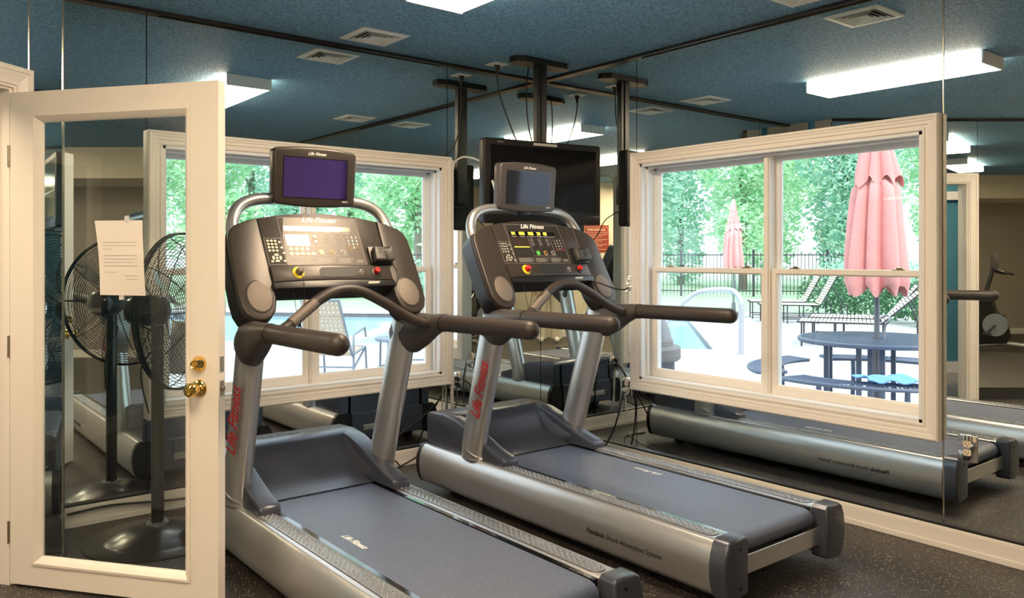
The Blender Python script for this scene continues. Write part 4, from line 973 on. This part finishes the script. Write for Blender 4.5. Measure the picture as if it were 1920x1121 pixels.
# photographer: one continuous skinned body with clothing shells
def person(loc, rz):
    r = empty('person', loc, rz); tag(r, 'person in red shirt and cream trousers, seen standing in the corner mirrors', 'person')
    def skin(name, verts, edges, radii, mt, sub=2, par=r):
        me = bpy.data.meshes.new(name); me.from_pydata(verts, edges, []); me.materials.append(mt)
        o = bpy.data.objects.new(name, me); COL.objects.link(o); o.parent = par
        sk = o.modifiers.new('s', 'SKIN'); sk.use_smooth_shade = True
        lay = me.skin_vertices[0].data if me.skin_vertices else None
        if lay is None:
            bm = bmesh.new(); bm.from_mesh(me); bm.verts.layers.skin.verify(); bm.to_mesh(me); bm.free(); lay = me.skin_vertices[0].data
        for i, rr in enumerate(radii):
            lay[i].radius = rr if isinstance(rr, tuple) else (rr, rr); lay[i].use_root = (i == 0)
        ss = o.modifiers.new('u', 'SUBSURF'); ss.levels = sub; ss.render_levels = sub
        return o
    # x forward, y left
    V = [(0, 0, .93), (-.01, 0, 1.08), (-.015, 0, 1.25), (-.01, 0, 1.38), (0, 0, 1.45), (.01, 0, 1.50), (.02, 0, 1.56), (.025, 0, 1.63), (.02, 0, 1.68)]
    E_ = [(k, k+1) for k in range(8)]; Rr = [(.13, .16), (.10, .14), (.11, .155), (.095, .15), .06, .052, (.075, .065), (.098, .078), (.07, .06)]
    def add(p, par, rad): V.append(p); Rr.append(rad); E_.append((par, len(V)-1)); return len(V)-1
    for s in (-1, 1):
        a = add((-.01, s*.185, 1.385), 3, .055); a = add((-.03, s*.24, 1.12), a, .042); a = add((.10, s*.225, .94), a, .032); w = add((.15, s*.215, .875), a, (.018, .028)); h = add((.165, s*.210, .835), w, (.014, .040))
        for q, (dy, ln) in enumerate(((-.028, .062), (-.009, .072), (.010, .068), (.028, .055))):
            f1 = add((.175, s*.210+dy, .80), h, .0085); f2 = add((.180-.01, s*.210+dy*1.1, .80-ln*.5), f1, .0075); add((.165, s*.210+dy*1.15, .80-ln), f2, .0065)
        t1 = add((.185, s*.175, .845), w, .0095); add((.20, s*.165, .81), t1, .008)
        l = add((0, s*.10, .86), 0, .095); l = add((.01, s*.11, .50), l, .062); l = add((-.01, s*.115, .28), l, .052); l = add((-.02, s*.115, .09), l, .038); l = add((.05, s*.12, .04), l, .035); add((.16, s*.125, .03), l, .028)
    skin('body', V, E_, Rr, M['skin'])
    def el(cx, cy, z, rx, ry, n=24): return [(cx+rx*math.cos(2*PI*k/n), cy+ry*math.sin(2*PI*k/n), z) for k in range(n)]
    mb = MB(); mb.loft([el(-.005, 0, .86, .135, .185), el(-.008, 0, .95, .130, .178), el(-.012, 0, 1.08, .118, .160), el(-.015, 0, 1.22, .128, .175), el(-.015, 0, 1.34, .120, .190), el(-.012, 0, 1.41, .092, .170), el(-.005, 0, 1.455, .068, .085), el(0, 0, 1.475, .060, .066)], cap=False)
    for s in (-1, 1): mb.tube(smoothpts([(-.012, s*.135, 1.405), (-.012, s*.20, 1.37), (-.022, s*.235, 1.25), (-.03, s*.250, 1.14)], 4), [.062, .066, .070, .070, .070, .068, .066, .065, .064, .064, .064, .064, .064], 16)
    mb.build('shirt', M['redcloth'], r, smooth=70)
    mb = MB(); mb.loft([el(-.005, 0, .985, .128, .175), el(-.005, 0, .90, .140, .190), el(0, 0, .83, .142, .196), el(0, 0, .77, .130, .186)])
    for s in (-1, 1): mb.tube(smoothpts([(0, s*.095, .86), (.004, s*.105, .70), (.010, s*.115, .48), (-.005, s*.12, .26), (-.012, s*.12, .06)], 4), [.108]*4+[.104, .100, .095, .090, .086, .084, .084, .084, .086, .088, .09, .092, .092], 18)
    mb.build('trousers', M['khaki'], r, smooth=70)
    for s in (-1, 1):
        V4 = [(-.04, s*.12, .05), (.04, s*.122, .05), (.14, s*.125, .042), (.19, s*.127, .04)]; skin('shoe', V4, [(0, 1), (1, 2), (2, 3)], [.045, .05, .042, .03], M['shoe'])
    mb = MB(); mb.lathe([(0, .10), (.06, .085), (.095, .04), (.100, -.02), (.09, -.08), (.06, -.11), (0, -.10)], 24, T(-.012, 0, 1.64) @ Matrix.Diagonal((.98, .86, 1.02, 1))); mb.build('hair', M['hair'], r, smooth=60)
    mb = MB(); 
    for s in (-1, 1): mb.lathe([(0, -.010), (.010, 0), (0, .010)], 10, T(.112, s*.030, 1.63)); mb.lathe([(0, -.03), (.010, 0), (0, .03)], 8, T(.02, s*.082, 1.62))
    mb.lathe([(0, -.02), (.010, -.008), (.004, .02)], 8, T(.122, 0, 1.60)); mb.box(.108, .116, -.022, .022, 1.563, 1.569, .002)
    mb.build('face_features', M['skin'], r, smooth=50)
person((CAM.x-FW.x*.80-.12, CAM.y-FW.y*.80+.10, 0), math.atan2(FW.y, FW.x))
# ---------------------------------------------------------------- outdoors
PD1 = Vector((.738, .675, 0)).normalized(); PD2 = Vector((-.675, .738, 0)).normalized(); PC = Vector((6.55, 3.42, 0))
mP = basis((PC.x, PC.y, 0), tuple(PD1), tuple(PD2), (0, 0, 1))
mb = MB()   # deck as slabs around the pool
mb.box(-40, 0, -40, 40, GZ-.1, GZ, m=mP); mb.box(7, 9.0, -40, 40, GZ-.1, GZ, m=mP); mb.box(0, 7, -40, 0, GZ-.1, GZ, m=mP); mb.box(0, 7, 16, 40, GZ-.1, GZ, m=mP)
tag(mb.build('pool_deck', M['deck'], smooth=0), None, None, kind='structure')
mb = MB(); mb.box(-.30, 0, -.30, 16.3, GZ-.3, GZ+.012, .01, m=mP); mb.box(7, 7.3, -.30, 16.3, GZ-.3, GZ+.012, .01, m=mP); mb.box(.001, 6.999, -.30, 0, GZ-.3, GZ+.012, .01, m=mP); mb.box(.001, 6.999, 16, 16.3, GZ-.3, GZ+.012, .01, m=mP); mb.box(0, 7, 6.0, 6.4, GZ-.5, GZ+.012, .01, m=mP)
tag(mb.build('trim_9', M['coping'], smooth=0), None, None, kind='structure')
mb = MB(); mb.box(0, 7, 0, 16, GZ-1.2, GZ-.10, m=mP); tag(mb.build('pool_water', M['water'], smooth=0), 'pale blue swimming pool water seen through both windows', 'pool water')
mb = MB(); mb.box(9.0, 90, -60, 60, GZ-.1, GZ-.02, m=mP); mb.box(-40, 9, 40, 60, GZ-.1, GZ-.02, m=mP); tag(mb.build('lawn', M['lawn'], smooth=0), None, None, kind='structure')
# handrail by the pool
r = empty('pool_handrail', (0, 0, 0)); tag(r, 'white arched pool handrail standing on the deck at the pool corner', 'handrail')
for k, off in enumerate((0, .0)):
    if k: break
    mb = MB(); mb.tube(smoothpts([(6.40, 2.80, GZ), (6.40, 2.80, .55), (6.41, 2.82, .68), (6.43, 2.92, .80), (6.46, 3.10, .84), (6.40, 3.42, .82), (6.35, 3.62, .76), (6.30, 3.85, .58), (6.25, 4.3, .1), (6.22, 4.5, GZ)], 5), .040, 14); mb.build('rail_tube', M['whiterail'], r, smooth=60)
mb = MB(); mb.lathe([(.08, 0), (.08, .012), (.05, .02), (0, .02)], 20, T(6.40, 2.80, GZ)); mb.build('rail_flange', M['whiterail'], r, smooth=50)
# waste bin with dome lid
r = empty('waste_bin', (.66, -.36, GZ)); tag(r, 'grey mesh waste bin with domed lid outside the right window', 'waste bin')
mb = MB(); mb.lathe([(.27, .12), (.27, .70), (.255, .70), (.255, .12)], 40); mb.lathe([(.285, .08), (.285, .14), (.26, .14)], 40); mb.lathe([(.24, 0), (.24, .10), (0, .10)], 24); mb.build('bin_body', M['mesh'], r, smooth=50)
mb = MB()
for a in range(60):
    for k in range(12):
        an = 2*PI*a/60+(.05 if k % 2 else 0); z = .17+.04*k
        m = basis((.271*math.cos(an), .271*math.sin(an), z), (-math.sin(an), math.cos(an), 0), (0, 0, 1), (math.cos(an), math.sin(an), 0)); mb.prism([(-.008, 0), (0, -.016), (.008, 0), (0, .016)], 0, .001, m)
mb.build('mesh_openings', M['strap'], r, smooth=0)
mb = MB(); mb.lathe([(.30, .70), (.315, .715), (.315, .79), (.30, .805), (.262, .81), (.258, .85), (.25, .855), (.235, .92), (.20, 1.0), (.14, 1.07), (.06, 1.105), (0, 1.11)], 44); mb.build('dome_lid', M['lid'], r, smooth=40)
# round picnic table with curved benches
TC = Vector((3.17, -.92, 0))
r = empty('picnic_table', (TC.x, TC.y, GZ)); tag(r, 'round navy mesh picnic table with curved benches outside the right window', 'picnic table')
mb = MB(); mb.lathe([(.66, .705), (.67, .715), (.67, .735), (.66, .742), (.64, .742), (.64, .715), (.06, .715), (.06, .705)], 64); mb.build('tabletop_rim', M['navy'], r, smooth=40)
mb = MB()
for k in range(-32, 33):
    x = k*.020; h = math.sqrt(max(0, .645**2-x*x)); g = .04 if abs(x) < .035 else 0
    if g: mb.box(x-.004, x+.004, -h, -g, .734, .740); mb.box(x-.004, x+.004, g, h, .734, .740)
    else: mb.box(x-.004, x+.004, -h, h, .734, .740)
for k in range(-32, 33, 2):
    x = k*.020; h = math.sqrt(max(0, .645**2-x*x))
    if abs(x) > .035: mb.box(-h, h, x-.003, x+.003, .731, .736)
mb.build('tabletop_mesh', M['navy'], r, smooth=0)
for k in range(4):
    a = PI/4*0+k*PI/2+.35
    mb = MB()
    for da in (-.13, .0, .13): 
        rr = .42; mb.box(-.020, .020, -.020, .020, 0, .715, m=T(rr*math.cos(a+da*1.7), rr*math.sin(a+da*1.7), 0) @ RZ(a))
    mb.build('leg_group', M['navy'], r, smooth=0)
    b0, b1 = .83, 1.10; seg = 14; a0, a1 = a-.62, a+.62
    pts = [(b0*math.cos(a0+(a1-a0)*q/seg), b0*math.sin(a0+(a1-a0)*q/seg)) for q in range(seg+1)]+[(b1*math.cos(a1-(a1-a0)*q/seg), b1*math.sin(a1-(a1-a0)*q/seg)) for q in range(seg+1)]
    mb = MB(); mb.tube([(x, y, .448) for x, y in pts], .016, 8, closed=True)
    for q in range(42):
        an = a0+(a1-a0)*q/41; mb.tube([(b0*math.cos(an), b0*math.sin(an), .452), (b1*math.cos(an), b1*math.sin(an), .452)], .0065, 4)
    bench = mb.build('bench_seat', M['navy'], r, smooth=30)
    mb = MB()
    for q in (.35, -.35):
        an = a+q; mb.tube(smoothpts([(.96*math.cos(an), .96*math.sin(an), .445), (.95*math.cos(an), .95*math.sin(an), .22), (1.0*math.cos(an), 1.0*math.sin(an), .03), (1.06*math.cos(an), 1.06*math.sin(an), .0)], 4), .022, 8)
    an = a; mb.tube([(.40*math.cos(an), .40*math.sin(an), .20), (.96*math.cos(an), .96*math.sin(an), .20)], .020, 8); mb.build('bench_support', M['navy'], bench, smooth=50)
# parasol
def parasol(loc, s, label):
    r = empty('closed_parasol', loc); r.scale = (s, s, s); tag(r, label, 'parasol', 'closed pink parasols by the pool')
    mb = MB(); mb.tube([(0, 0, 0), (0, 0, 2.85)], .024, 14); mb.build('parasol_pole', M['greypole'], r, smooth=50)
    mb = MB(); mb.lathe([(.25, 0), (.25, .04), (.06, .07), (.045, .30), (0, .30)], 28); mb.build('parasol_base', M['greypole'], r, smooth=50)
    def folds(prof, nf, name, amp):
        n = 96; rings = []
        for i, (rad, z, dx) in enumerate(prof):
            rings.append([])
            for k in range(n):
                a = 2*PI*k/n; f = abs(math.sin(nf*a/2+.4+.25*math.sin(2*a)))**.7; rr = rad*(1-amp+amp*1.25*f)*(1+.08*math.sin(3*a+i*.5))
                zz = z+(.05*math.sin(nf*a+1.1) if i == 0 else 0)*(1 if rad > .1 else 0)
                rings[-1].append((dx+rr*math.cos(a), rr*math.sin(a), zz))
        b = MB(); b.loft(rings, cap=False); 
        bm = b.bm; bmesh.ops.solidify(bm, geom=bm.faces[:], thickness=.004)
        b.build(name, M['pink'], r, smooth=60)
    folds([(.215, 1.16, -.0), (.245, 1.24, 0), (.24, 1.45, 0), (.215, 1.75, .0), (.20, 1.95, .01), (.185, 2.08, .015), (.10, 2.17, .0), (.055, 2.26, 0), (.04, 2.4, 0)], 8, 'canopy', .42)
    folds([(.19, 2.13, .02), (.175, 2.22, .015), (.13, 2.42, .005), (.095, 2.60, 0), (.065, 2.78, 0), (.03, 2.90, 0), (.012, 2.94, 0)], 8, 'canopy_vent', .30)
    mb = MB(); mb.lathe([(0, 2.92), (.02, 2.93), (.03, 2.96), (.015, 3.0), (0, 3.01)], 12); mb.build('finial', M['greypole'], r, smooth=50)
    mb = MB(); mb.tube([(0, 0, 1.95), (0, 0, 2.25)], [.12, .05], 12); mb.build('folded_ribs', M['blackp'], r, smooth=50)
    mb = MB(); mb.tube(smoothpts([(.02, -.03, .92), (.0, -.10, .95), (-.02, -.12, .90), (.01, -.07, .85), (.03, -.05, .70)], 4), .009, 7); mb.build('crank_handle', M['whiterail'], r, smooth=50)
parasol((TC.x, TC.y, GZ), 1.0, 'closed faded pink parasol through the round picnic table')
parasol((13.4, 8.0, GZ), 1.0, 'distant closed pink parasol across the pool')
# blue towel on the near bench
mb = MB(); n = 16; vs = []; fs = []
for i in range(n+1):
    for j in range(n+1):
        u = i/n-.5; v = j/n-.5; rr = .24*(1-.25*math.sin(5*u+2)*math.cos(4*v))
        vs.append((u*.46*(1+.3*math.sin(4*v)), v*.26*(1+.3*math.cos(5*u)), .012+.050*abs(math.sin(7*u+3*v))*abs(math.cos(6*v-2*u))*(1-abs(2*v))+.022*math.sin(11*u+1)*(1-abs(2*u))+.03))
for i in range(n):
    for j in range(n): a = i*(n+1)+j; fs.append((a, a+1, a+n+2, a+n+1))
mb.raw(vs, fs, T(2.42, -1.42, GZ+.452) @ RZ(-1.15)); bmesh.ops.solidify(mb.bm, geom=mb.bm.faces[:], thickness=.008)
tag(mb.build('towel', M['bluetowel'], smooth=70), 'crumpled blue towel lying on the near picnic bench', 'towel')
# chaise longues
def chaise(loc, rz, back, label):
    r = empty('chaise_longue', (loc[0], loc[1], GZ), rz); tag(r, label, 'chaise longue', 'strapped chaise longues by the pool')
    L, W_, H = 1.25, .62, .40
    ba = math.radians(back); bx = -.75*math.cos(ba); bz = .75*math.sin(ba)
    mb = MB()
    for s in (-1, 1):
        mb.tube([(L, s*W_/2, H), (0, s*W_/2, H), (bx, s*W_/2, H+bz)], .016, 8)
        mb.tube([(L-.08, s*W_/2, .10), (-.55, s*W_/2, .10)], .012, 8)
        for x in (L-.06, L*.55, .05, -.55): mb.tube([(x, s*W_/2, 0), (x, s*W_/2, H if x > -.1 else H+.0)], .014, 8)
    mb.tube([(L, -W_/2, H), (L, W_/2, H)], .016, 8); mb.tube([(bx, -W_/2, H+bz), (bx, W_/2, H+bz)], .016, 8); mb.tube([(-.55, -W_/2, .1), (-.55, W_/2, .1)], .012, 8); mb.tube([(-.55, -W_/2, H), (-.55, W_/2, H)], .012, 8)
    mb.tube([(-.55, 0, H), (bx*.7, 0, H+bz*.7)], .012, 8)
    mb.build('frame', M['ironblack'], r, smooth=50)
    mb = MB()
    for k in range(20): x = .04+k*.060; mb.box(x, x+.046, -W_/2-.018, W_/2+.018, H+.010, H+.022, .004, seg=1)
    mb.build('seat_straps', M['strap'], r, smooth=0)
    mb = MB()
    for k in range(12):
        q = .03+k*.060; m = basis((0, 0, H), (-math.cos(ba), 0, math.sin(ba)), (0, 1, 0), (-math.sin(ba), 0, -math.cos(ba))); mb.box(q, q+.046, -W_/2-.018, W_/2+.018, -.022, -.010, .004, seg=1, m=m)
    mb.build('back_straps', M['strap'], r, smooth=0)
chaise((8.95, 1.95, 0), math.radians(118), 42, 'strapped chaise longue in front, right behind the picnic table')
chaise((9.95, 2.35, 0), math.radians(118), 50, 'strapped chaise longue next beyond, its raised back left of the parasol pole')
chaise((12.6, 5.2, 0), math.radians(130), 62, 'strapped chaise longue left with raised back near the hedge')
chaise((13.5, 6.1, 0), math.radians(130), 62, 'farthest strapped chaise longue near the window mullion')
# woven armchairs outside the left window
def armchair(loc, rz, label):
    r = empty('pool_armchair', (loc[0], loc[1], GZ), rz); tag(r, label, 'armchair', 'woven strap armchairs by the pool'); r.scale = (.88, .92, .86)
    mb = MB(); w = .30
    for s in (-1, 1):
        mb.tube([(-.16, s*w, 0), (-.16, s*w, .60), (-.13, s*w, .62), (.30, s*w, .68), (.36, s*w, .54)], .016, 8)
        mb.tube([(.34, s*w, .40), (-.22, s*w, .33), (-.58, s*w*.82, 1.12)], .016, 8)
        mb.tube([(.32, s*w, .38), (-.42, s*w, .02)], .014, 8); mb.tube([(.34, s*w, .40), (.40, s*w, 0)], .014, 8)
    mb.tube([(.34, -w, .40), (.34, w, .40)], .014, 8); mb.tube([(-.58, -w*.82, 1.12), (-.58, w*.82, 1.12)], .016, 8); mb.tube([(-.16, -w, .16), (-.16, w, .16)], .012, 8)
    mb.build('frame', M['chairmetal'], r, smooth=50)
    A0 = Vector((-.22, 0, .33)); A1 = Vector((-.58, 0, 1.12)); mb = MB(); d = (A1-A0); L = d.length; d.normalize(); nr = Vector((d.z, 0, -d.x))
    m = basis(tuple(A0), (0, 1, 0), tuple(d), tuple(Vector((0, 1, 0)).cross(d)))
    for k in range(13): q = .01+k*(L-.03)/12.2; ww = .30-.05*q/L; mb.box(-ww, ww, q, q+.046, -.003, .001, m=m)
    for k in range(9): x = -.235+k*.0585; mb.box(x-.020, x+.020, 0, L, -.0012, .0028, m=m)
    mb.build('woven_back', M['tanstrap'], r, smooth=0)
    A0 = Vector((-.22, 0, .33)); A1 = Vector((.34, 0, .40)); mb = MB(); d = (A1-A0); L = d.length; d.normalize()
    m = basis(tuple(A0), (0, 1, 0), tuple(d), tuple(Vector((0, 1, 0)).cross(d)))
    for k in range(9): q = .01+k*(L-.03)/8.2; mb.box(-.30, .30, q, q+.046, -.003, .001, m=m)
    for k in range(9): x = -.235+k*.0585; mb.box(x-.020, x+.020, 0, L, -.0012, .0028, m=m)
    mb.build('woven_seat', M['tanstrap'], r, smooth=0)
armchair((.634, 4.547, 0), math.radians(43), 'woven tan strap armchair outside the left window behind the near treadmill')
armchair((1.80, 4.50, 0), math.radians(50), 'woven strap armchair partly hidden behind the left window right jamb')
r = empty('side_table', (1.22, 4.12, GZ)); tag(r, 'small round grey side table between the two woven armchairs', 'side table')
mb = MB(); mb.lathe([(.24, .44), (.25, .45), (.25, .475), (.24, .48), (0, .48)], 32); mb.build('table_top', M['chairmetal'], r, smooth=40)
for k in range(4):
    mb = MB(); a = k*PI/2+.6; mb.tube([(.20*math.cos(a), .20*math.sin(a), .44), (.21*math.cos(a), .21*math.sin(a), 0)], .014, 8); mb.build('leg', M['chairmetal'], r, smooth=50)
mb = MB(); mb.tube([(.2*math.cos(2*PI*k/24), .2*math.sin(2*PI*k/24), .12) for k in range(24)], .010, 6, closed=True); mb.build('ring_stretcher', M['chairmetal'], r, smooth=50)
# lamp-like tall white thing? none. Fence
def fence(p0, p1, label, n):
    p0 = Vector(p0); p1 = Vector(p1); L = (p1-p0).length; d = (p1-p0).normalized(); a = math.atan2(d.y, d.x)
    r = empty('iron_fence', (p0.x, p0.y, GZ), a); tag(r, label, 'fence', 'black picket fences around the pool')
    mb = MB(); k = 0; x = 0
    while x < L: mb.box(x-.011, x+.011, -.011, .011, .06, 1.60); x += .13
    for z in (1.50, .18): mb.box(0, L, -.016, .016, z, z+.04)
    mb.build('pickets', M['ironblack'], r, smooth=0)
    x = 0
    while x <= L+.01: mb = MB(); mb.box(x-.04, x+.04, -.04, .04, 0, 1.72); mb.build('post', M['ironblack'], r, smooth=0); x += 2.6
fence((25.4, 8.8, 0), (17.5, -.5, 0), 'black picket fence behind the parasol beyond the right window', 0)
fence((25.2, 9.3, 0), (12.5, 22.8, 0), 'black picket fence across the pool seen left of the far parasol', 0)
# leafy things
def leafmesh(mb, cen, rad, n, size, rnd, shell=.55):
    vs = []; fs = []
    for _ in range(n):
        th = rnd.uniform(0, 2*PI); ph = math.acos(rnd.uniform(-1, 1)); rr = rnd.uniform(shell, 1.0)
        bumps = 1+.18*math.sin(3*th+cen[0])*math.sin(4*ph+cen[1])
        x = cen[0]+rad[0]*rr*bumps*math.sin(ph)*math.cos(th); y = cen[1]+rad[1]*rr*bumps*math.sin(ph)*math.sin(th); z = cen[2]+rad[2]*rr*bumps*math.cos(ph)
        a = Vector((rnd.gauss(0, 1), rnd.gauss(0, 1), rnd.gauss(0, .6))).normalized(); b_ = a.cross(Vector((rnd.gauss(0, 1), rnd.gauss(0, 1), rnd.gauss(0, 1)))).normalized()
        s = size*rnd.uniform(.6, 1.3); p = Vector((x, y, z)); i = len(vs)
        vs += [tuple(p-a*s), tuple(p-b_*s*.42), tuple(p+a*s), tuple(p+b_*s*.42)]; fs.append((i, i+1, i+2, i+3))
    me = bpy.data.meshes.new('t'); me.from_pydata(vs, [], fs); mb.bm.from_mesh(me); bpy.data.meshes.remove(me)
def tree(x, y, h, w, label, mt, seed, low=1.2, n=7000, size=.16, name='leafy_tree', group='trees beyond the pool fence'):
    rnd = random.Random(seed); r = empty(name, (x, y, GZ)); tag(r, label, 'tree', group)
    mb = MB(); blobs = []
    nb = 11
    for k in range(nb):
        z = low+(h-low)*((k+.5)/nb); ww = w*(.55+.45*math.sin(PI*min(1, (z-low)/(h-low)*.85+.15)))
        a = rnd.uniform(0, 2*PI); blobs.append(((ww*.45*math.cos(a), ww*.45*math.sin(a), z), (ww*.62, ww*.62, h*.15)))
    for c, rad in blobs: leafmesh(mb, c, rad, n//nb, size, rnd)
    mb.build('foliage', mt, r, smooth=0)
    mb = MB(); mb.tube([(0, 0, 0), (.05, .03, h*.3), (-.05, .1, h*.6), (0, 0, h*.85)], [.20, .15, .10, .04], 10)
    for k in range(5):
        a = rnd.uniform(0, 6.28); mb.tube([(0, 0, h*(.28+.1*k)), (w*.4*math.cos(a), w*.4*math.sin(a), h*(.42+.1*k))], [.07, .03], 7)
    mb.build('trunk', M['bark'], r, smooth=50)
def rowk(k0, dk, zs, n, h, r_, labels, seed0, low=1.6):
    for k in range(n):
        kk = k0+dk*k; Z = zs+1.6*math.sin(k*1.7+seed0)
        x = -3.9+Z*(.6272+kk*.7788); y = -4.51+Z*(.7788-kk*.6272)
        tree(x, y, h+.6*math.sin(k*2.3), r_, labels[k], M['leafA' if (k+seed0) % 2 else 'leafB'], 100+seed0*20+k, low+.5*((k+seed0) % 2), 11000, .15)
rowk(.155, .130, 34.5, 5, 10.0, 2.2, ['leafy tree at the left jamb of the right window', 'leafy tree above the far parasol', 'leafy tree just right of the right window mullion', 'leafy tree directly behind the near pink parasol', 'leafy tree at the far right beyond the fence'], 0)
rowk(.09, .118, 42, 6, 13.5, 2.5, ['tall rear tree at the extreme left of the right window view', 'tall rear tree in the top left of the right window', 'tall rear tree above the right window mullion', 'tall rear tree left of the near parasol', 'tall rear tree right of the near parasol', 'tall rear tree at the far right edge'], 1, 1.0)
rowk(-.62, .126, 33, 5, 9.5, 2.15, ['leafy tree seen through the open door glass', 'leafy tree at the left edge of the left window', 'leafy tree behind the near treadmill monitor', 'bright leafy tree right of the near treadmill monitor', 'leafy tree behind the left window right jamb'], 3)
rowk(-.56, .120, 41, 5, 13.5, 2.45, ['tall rear tree above the open door glass', 'tall rear tree left of the near treadmill monitor', 'tall rear tree behind the near treadmill monitor top', 'tall rear tree in the left window top right corner', 'tall rear tree behind the left window right casing'], 4, 1.0)
def hedge(p0, p1, w, h, label, seed, mt='leafC'):
    rnd = random.Random(seed); p0 = Vector(p0); p1 = Vector(p1); d = p1-p0; n = max(2, int(d.length/.8)); mb = MB()
    for k in range(n):
        c = p0+d*((k+.5)/n); leafmesh(mb, (c.x, c.y, GZ+h*.5), (.62, w, h*.5*rnd.uniform(.9, 1.12)), 620, .06, rnd, .6)
    tag(mb.build('hedge', M[mt], smooth=0), label, 'hedge', 'hedges along the fence')
hedge((15.8, 7.2, 0), (12.0, .6, 0), .6, 1.05, 'dark green hedge behind the chaise longues', 5)
hedge((20.5, 9.5, 0), (14.5, 1.6, 0), .7, 1.45, 'taller shrub row in front of the picket fence', 6, 'leafB')
hedge((13.5, 19.6, 0), (5.5, 22.6, 0), .8, 1.5, 'low hedge across the pool seen through the left window', 8, 'leafB')
hedge((4.0, 24.3, 0), (-5, 26.0, 0), .8, 1.6, 'low hedge across the pool at the left of the left window', 9, 'leafB')

# ---------------------------------------------------------------- light, sky, camera
w = bpy.data.worlds.new('world'); SC.world = w; w.use_nodes = True
bg = w.node_tree.nodes['Background']; bg.inputs[0].default_value = (.78, .90, 1.0, 1); bg.inputs[1].default_value = 1.55
sun = bpy.data.lights.new('sun', 'SUN'); sun.energy = 1.8; sun.angle = math.radians(12); sun.color = (1, .97, .92)
so = bpy.data.objects.new('sun', sun); COL.objects.link(so); so.rotation_euler = (math.radians(38), 0, math.radians(-35))
cam = bpy.data.cameras.new('camera'); co = bpy.data.objects.new('camera', cam); COL.objects.link(co)
cam.sensor_width = 36; cam.sensor_fit = 'HORIZONTAL'; cam.lens = 1521/1920*36
cam.shift_x = 0; cam.shift_y = -(560.5-480.5)/1920
co.location = (-3.90092, -4.51293, 1.35)
co.rotation_euler = (math.radians(90), 0, -math.atan2(1225, 1521))
cam.clip_start = .02; cam.clip_end = 300
SC.camera = co
vs_ = SC.view_settings; vs_.view_transform = 'Standard'; vs_.look = 'None'; vs_.gamma = 1; vs_.use_curve_mapping = False; vs_.exposure = .72
try:
    SC.cycles.max_bounces = 14; SC.cycles.glossy_bounces = 8; SC.cycles.transparent_max_bounces = 16; SC.cycles.diffuse_bounces = 5
except Exception: pass
